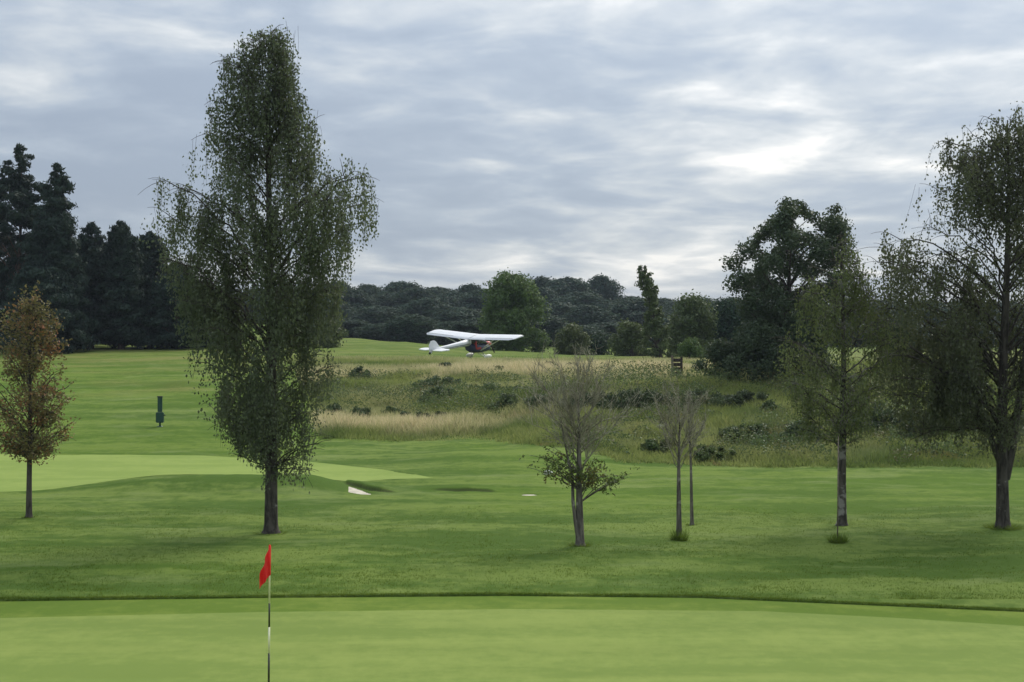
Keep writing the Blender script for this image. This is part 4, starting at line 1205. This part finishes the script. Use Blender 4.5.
# small white marker stones
for p, y, lab in ((548, 51.7, 'small white marker stone on the mown grass left of the half dead tree'), (660, 63.5, 'small white marker stone in the long grass behind the bare trees')):
    bm = bmesh.new(); bmesh.ops.create_icosphere(bm, subdivisions=2, radius=0.12)
    for v in bm.verts: v.co = Vector((v.co.x*1.5, v.co.y*0.9, v.co.z*0.8))*(1+0.06*random.uniform(-1, 1))
    o = bm_obj('marker_stone', bm, M['white'], None, True, at(p, y, 0.06 if p < 600 else 0.22)); tag(o, lab, 'marker')

# ------------------------------------------------------------------ light aircraft (x forward, y left, z up, origin below the main wheels)
YA = 110.0
b = at(474, YA)
root = empty('light_aircraft', b, 'white high wing light aircraft parked nose away on the field', 'aircraft')
YAW = math.radians(90-43)                       # nose points away and to the right
PITCH, ROLL = math.radians(-7), math.radians(3.0)
root.scale = (0.97, 0.97, 0.97)
root.rotation_mode = 'QUATERNION'
root.rotation_quaternion = (Matrix.Rotation(YAW, 4, 'Z') @ Matrix.Rotation(PITCH, 4, 'Y') @ Matrix.Rotation(ROLL, 4, 'X')).to_quaternion()


def wing_half(side):
    n = 15
    xs = [0, .02, .08, .2, .4, .65, 1.0]; up_ = [0, .035, .07, .095, .085, .05, 0.004]; dn = [0, -.02, -.03, -.03, -.025, -.015, -.004]
    ring = [(x, z) for x, z in zip(xs, up_)]+[(x, z) for x, z in list(zip(xs, dn))[::-1][:-1]]
    V, Qd = [], []
    m = len(ring)
    for i in range(n):
        t = i/(n-1); y = side*(0.02+4.85*t)
        ch = 1.55 if t < 0.93 else 1.55-0.45*((t-0.93)/0.07)**2
        tip = 1.0 if t < 0.93 else 1.0-0.5*(t-0.93)/0.07
        for x, z in ring:
            V.append((0.85-x*ch*0.99-(1.55-ch)*0.35, y*0.96, 1.88-x*ch*0.105+z*1.3*tip+abs(y)*0.035))
    for i in range(n-1):
        for j in range(m):
            q = [i*m+j, i*m+(j+1) % m, (i+1)*m+(j+1) % m, (i+1)*m+j]
            Qd.append(q if side < 0 else q[::-1])
    me = bpy.data.meshes.new('wing'); me.from_pydata(V, [], Qd+[[*range((n-1)*m, n*m)], [*range(0, m)]]); me.update()
    for p in me.polygons: p.use_smooth = len(p.vertices) == 4
    w_ = obj('wing', me, M['dacron'], root)
    # hinge line of the aileron and the ribs under the fabric
    bm = bmesh.new(); box(bm, (-0.38, side*3.1, 1.822+3.1*0.035), (0.02, 2.8, 0.012), Matrix.Rotation(side*0.035, 4, 'X')); bm_obj('aileron_gap', bm, M['pole_black'], w_)
    return w_


wing_half(1); wing_half(-1)


def loft(name, secs, mat, n=16, power=2.6):
    V, Qd = [], []
    for (x, zc, hw, hh) in secs:
        for j in range(n):
            a = 2*math.pi*j/n; ca, sa = math.cos(a), math.sin(a)
            V.append((x, hw*math.copysign(abs(ca)**(2/power), ca), zc+hh*math.copysign(abs(sa)**(2/power), sa)))
    m = len(secs)
    for i in range(m-1):
        for j in range(n): Qd.append((i*n+j, (i+1)*n+j, (i+1)*n+(j+1) % n, i*n+(j+1) % n))
    me = bpy.data.meshes.new(name); me.from_pydata(V, [], Qd+[tuple(range(n)), tuple(range((m-1)*n, m*n))[::-1]]); me.update()
    for p in me.polygons: p.use_smooth = len(p.vertices) == 4
    return obj(name, me, mat, root)


loft('cockpit', [(1.75, 0.82, 0.08, 0.10), (1.6, 0.84, 0.26, 0.24), (1.2, 0.86, 0.40, 0.30), (0.5, 0.88, 0.46, 0.34), (-0.2, 0.98, 0.42, 0.36), (-0.6, 1.15, 0.30, 0.32)], M['navy'])
loft('rear_fuselage', [(-0.55, 1.46, 0.30, 0.26), (-1.4, 1.42, 0.22, 0.22), (-2.6, 1.38, 0.15, 0.18), (-3.9, 1.36, 0.10, 0.13), (-4.5, 1.36, 0.05, 0.08)], M['dacron'])
loft('fuselage_stripe', [(-0.6, 1.38, 0.313, 0.05), (-1.4, 1.36, 0.235, 0.045), (-2.6, 1.34, 0.162, 0.035), (-3.6, 1.34, 0.12, 0.03)], M['navy'], 12)
loft('windscreen', [(1.25, 1.20, 0.36, 0.06), (0.95, 1.36, 0.42, 0.20), (0.5, 1.46, 0.46, 0.22), (-0.1, 1.50, 0.42, 0.19), (-0.5, 1.52, 0.30, 0.16)], M['glass'])
loft('engine_cowl', [(1.85, 1.10, 0.14, 0.14), (1.6, 1.13, 0.24, 0.19), (1.2, 1.15, 0.28, 0.18)], M['redpaint'])
bm = bmesh.new(); box(bm, (0.15, 0, 0.95), (0.5, 0.9, 0.16)); box(bm, (-0.1, 0, 1.25), (0.12, 0.9, 0.6)); bm_obj('seat', bm, M['redpaint'], root)


def slab(name, pts, th, mat, axis, parent=root):
    """outline in a plane, thickened: axis 'y' -> (x,z) outline, axis 'z' -> (x,y) outline"""
    bm = bmesh.new()
    f = []
    for s_ in (-1, 1):
        f.append([bm.verts.new((p[0], s_*th/2, p[1]) if axis == 'y' else (p[0], p[1], p[2]+s_*th/2)) for p in pts])
    bm.faces.new(f[0]); bm.faces.new(f[1][::-1])
    n = len(pts)
    for i in range(n): bm.faces.new((f[0][i], f[1][i], f[1][(i+1) % n], f[0][(i+1) % n]))
    bmesh.ops.recalc_face_normals(bm, faces=bm.faces)
    return bm_obj(name, bm, mat, parent)


fin = slab('fin', [(-3.55, 1.45), (-3.95, 1.95), (-4.12, 2.06), (-4.3, 2.06), (-4.3, 1.28)], 0.06, M['dacron'], 'y')
slab('rudder', [(-4.31, 1.28), (-4.31, 2.06), (-4.5, 2.02), (-4.68, 1.75), (-4.66, 1.18), (-4.5, 1.12)], 0.05, M['dacron'], 'y', fin)
ZW = 1.70
for s_ in (1, -1):
    tpn = slab('tailplane', [(-3.5, s_*0.1, 1.38), (-3.75, s_*1.2, 1.38), (-3.95, s_*1.38, 1.38), (-4.2, s_*1.38, 1.38), (-4.2, s_*0.1, 1.38)], 0.06, M['dacron'], 'z')
    slab('elevator', [(-4.215, s_*0.16, 1.38), (-4.215, s_*1.36, 1.38), (-4.6, s_*1.2, 1.38), (-4.72, s_*0.35, 1.38)], 0.05, M['dacron'], 'z', tpn)
    bm = bmesh.new(); cyl(bm, (0.35, s_*0.42, 0.75), (0.55, s_*2.6, ZW+0.09), 0.034); bm_obj('wing_strut', bm, M['white'], root, True)
    bm = bmesh.new(); cyl(bm, (0.30, s_*0.42, 0.75), (-0.45, s_*2.6, ZW+0.09), 0.034); bm_obj('wing_strut', bm, M['white'], root, True)
    bm = bmesh.new(); cyl(bm, (0.55, s_*0.35, 0.60), (0.62, s_*0.88, 0.20), 0.035); bm_obj('undercarriage_leg', bm, M['alloy'], root, True)
    bm = bmesh.new(); cyl(bm, (0.1, s_*0.35, 0.58), (0.58, s_*0.86, 0.22), 0.022); bm_obj('drag_brace', bm, M['alloy'], root, True)
    bm = bmesh.new(); cyl(bm, (0.62, s_*0.88, 0.20), (0.62, s_*1.04, 0.20), 0.20, 0.20, 24); bmesh.ops.bevel(bm, geom=[e_ for e_ in bm.edges if e_.calc_length() < 0.1], offset=0.04, segments=3, affect='EDGES'); wh = bm_obj('wheel', bm, M['rubber'], root, True)
    bm = bmesh.new(); cyl(bm, (0.62, s_*0.87, 0.20), (0.62, s_*1.052, 0.20), 0.10, 0.10, 18); bm_obj('hub', bm, M['white'], wh)
    bm = bmesh.new(); bmesh.ops.create_uvsphere(bm, u_segments=16, v_segments=10, radius=1.0, matrix=Matrix.Translation((0.55, s_*0.96, 0.30)) @ Matrix.Diagonal((0.42, 0.13, 0.17, 1))); bm_obj('wheel_spat', bm, M['white'], root, True)
    bm = bmesh.new(); cyl(bm, (0.3, s_*0.3, 1.25), (0.35, s_*0.35, ZW+0.03), 0.03); bm_obj('cabane_strut', bm, M['white'], root, True)
    bm = bmesh.new(); box(bm, (-0.55, s_*0.3, 1.55), (0.05, 0.05, 0.32)); bm_obj('rear_cabane', bm, M['white'], root)
bm = bmesh.new(); cyl(bm, (-4.4, 0, 1.3), (-4.62, 0, 1.20), 0.02); bm_obj('tail_spring', bm, M['alloy'], root, True)
bm = bmesh.new(); cyl(bm, (-4.64, -0.03, 1.16), (-4.64, 0.03, 1.16), 0.09, 0.09, 16); bm_obj('tail_wheel', bm, M['rubber'], root, True)
bm = bmesh.new(); cyl(bm, (1.85, 0, 1.10), (2.02, 0, 1.10), 0.09, 0.02, 14); sp_ = bm_obj('spinner', bm, M['white'], root, True)
for s_ in (1, -1):
    bm = bmesh.new(); box(bm, (1.9, s_*0.20, 1.10+s_*0.36), (0.025, 0.11, 0.80), Matrix.Rotation(-0.5, 4, 'X')); bm_obj('propeller_blade', bm, M['wood_dark'], sp_)

# ------------------------------------------------------------------ haze
bm = bmesh.new(); box(bm, (0, 430, 20), (6400, 1200, 60))
mh, th_ = new_mat('haze_air')
pv = th_.node('ShaderNodeVolumePrincipled')
pv.inputs['Color'].default_value = (0.72, 0.82, 1.0, 1); pv.inputs['Density'].default_value = 0.00014; pv.inputs['Anisotropy'].default_value = 0.2
o_ = th_.node('ShaderNodeOutputMaterial'); th_.l.new(pv.outputs[0], o_.inputs['Volume'])
tag(bm_obj('haze', bm, mh), kind='stuff')
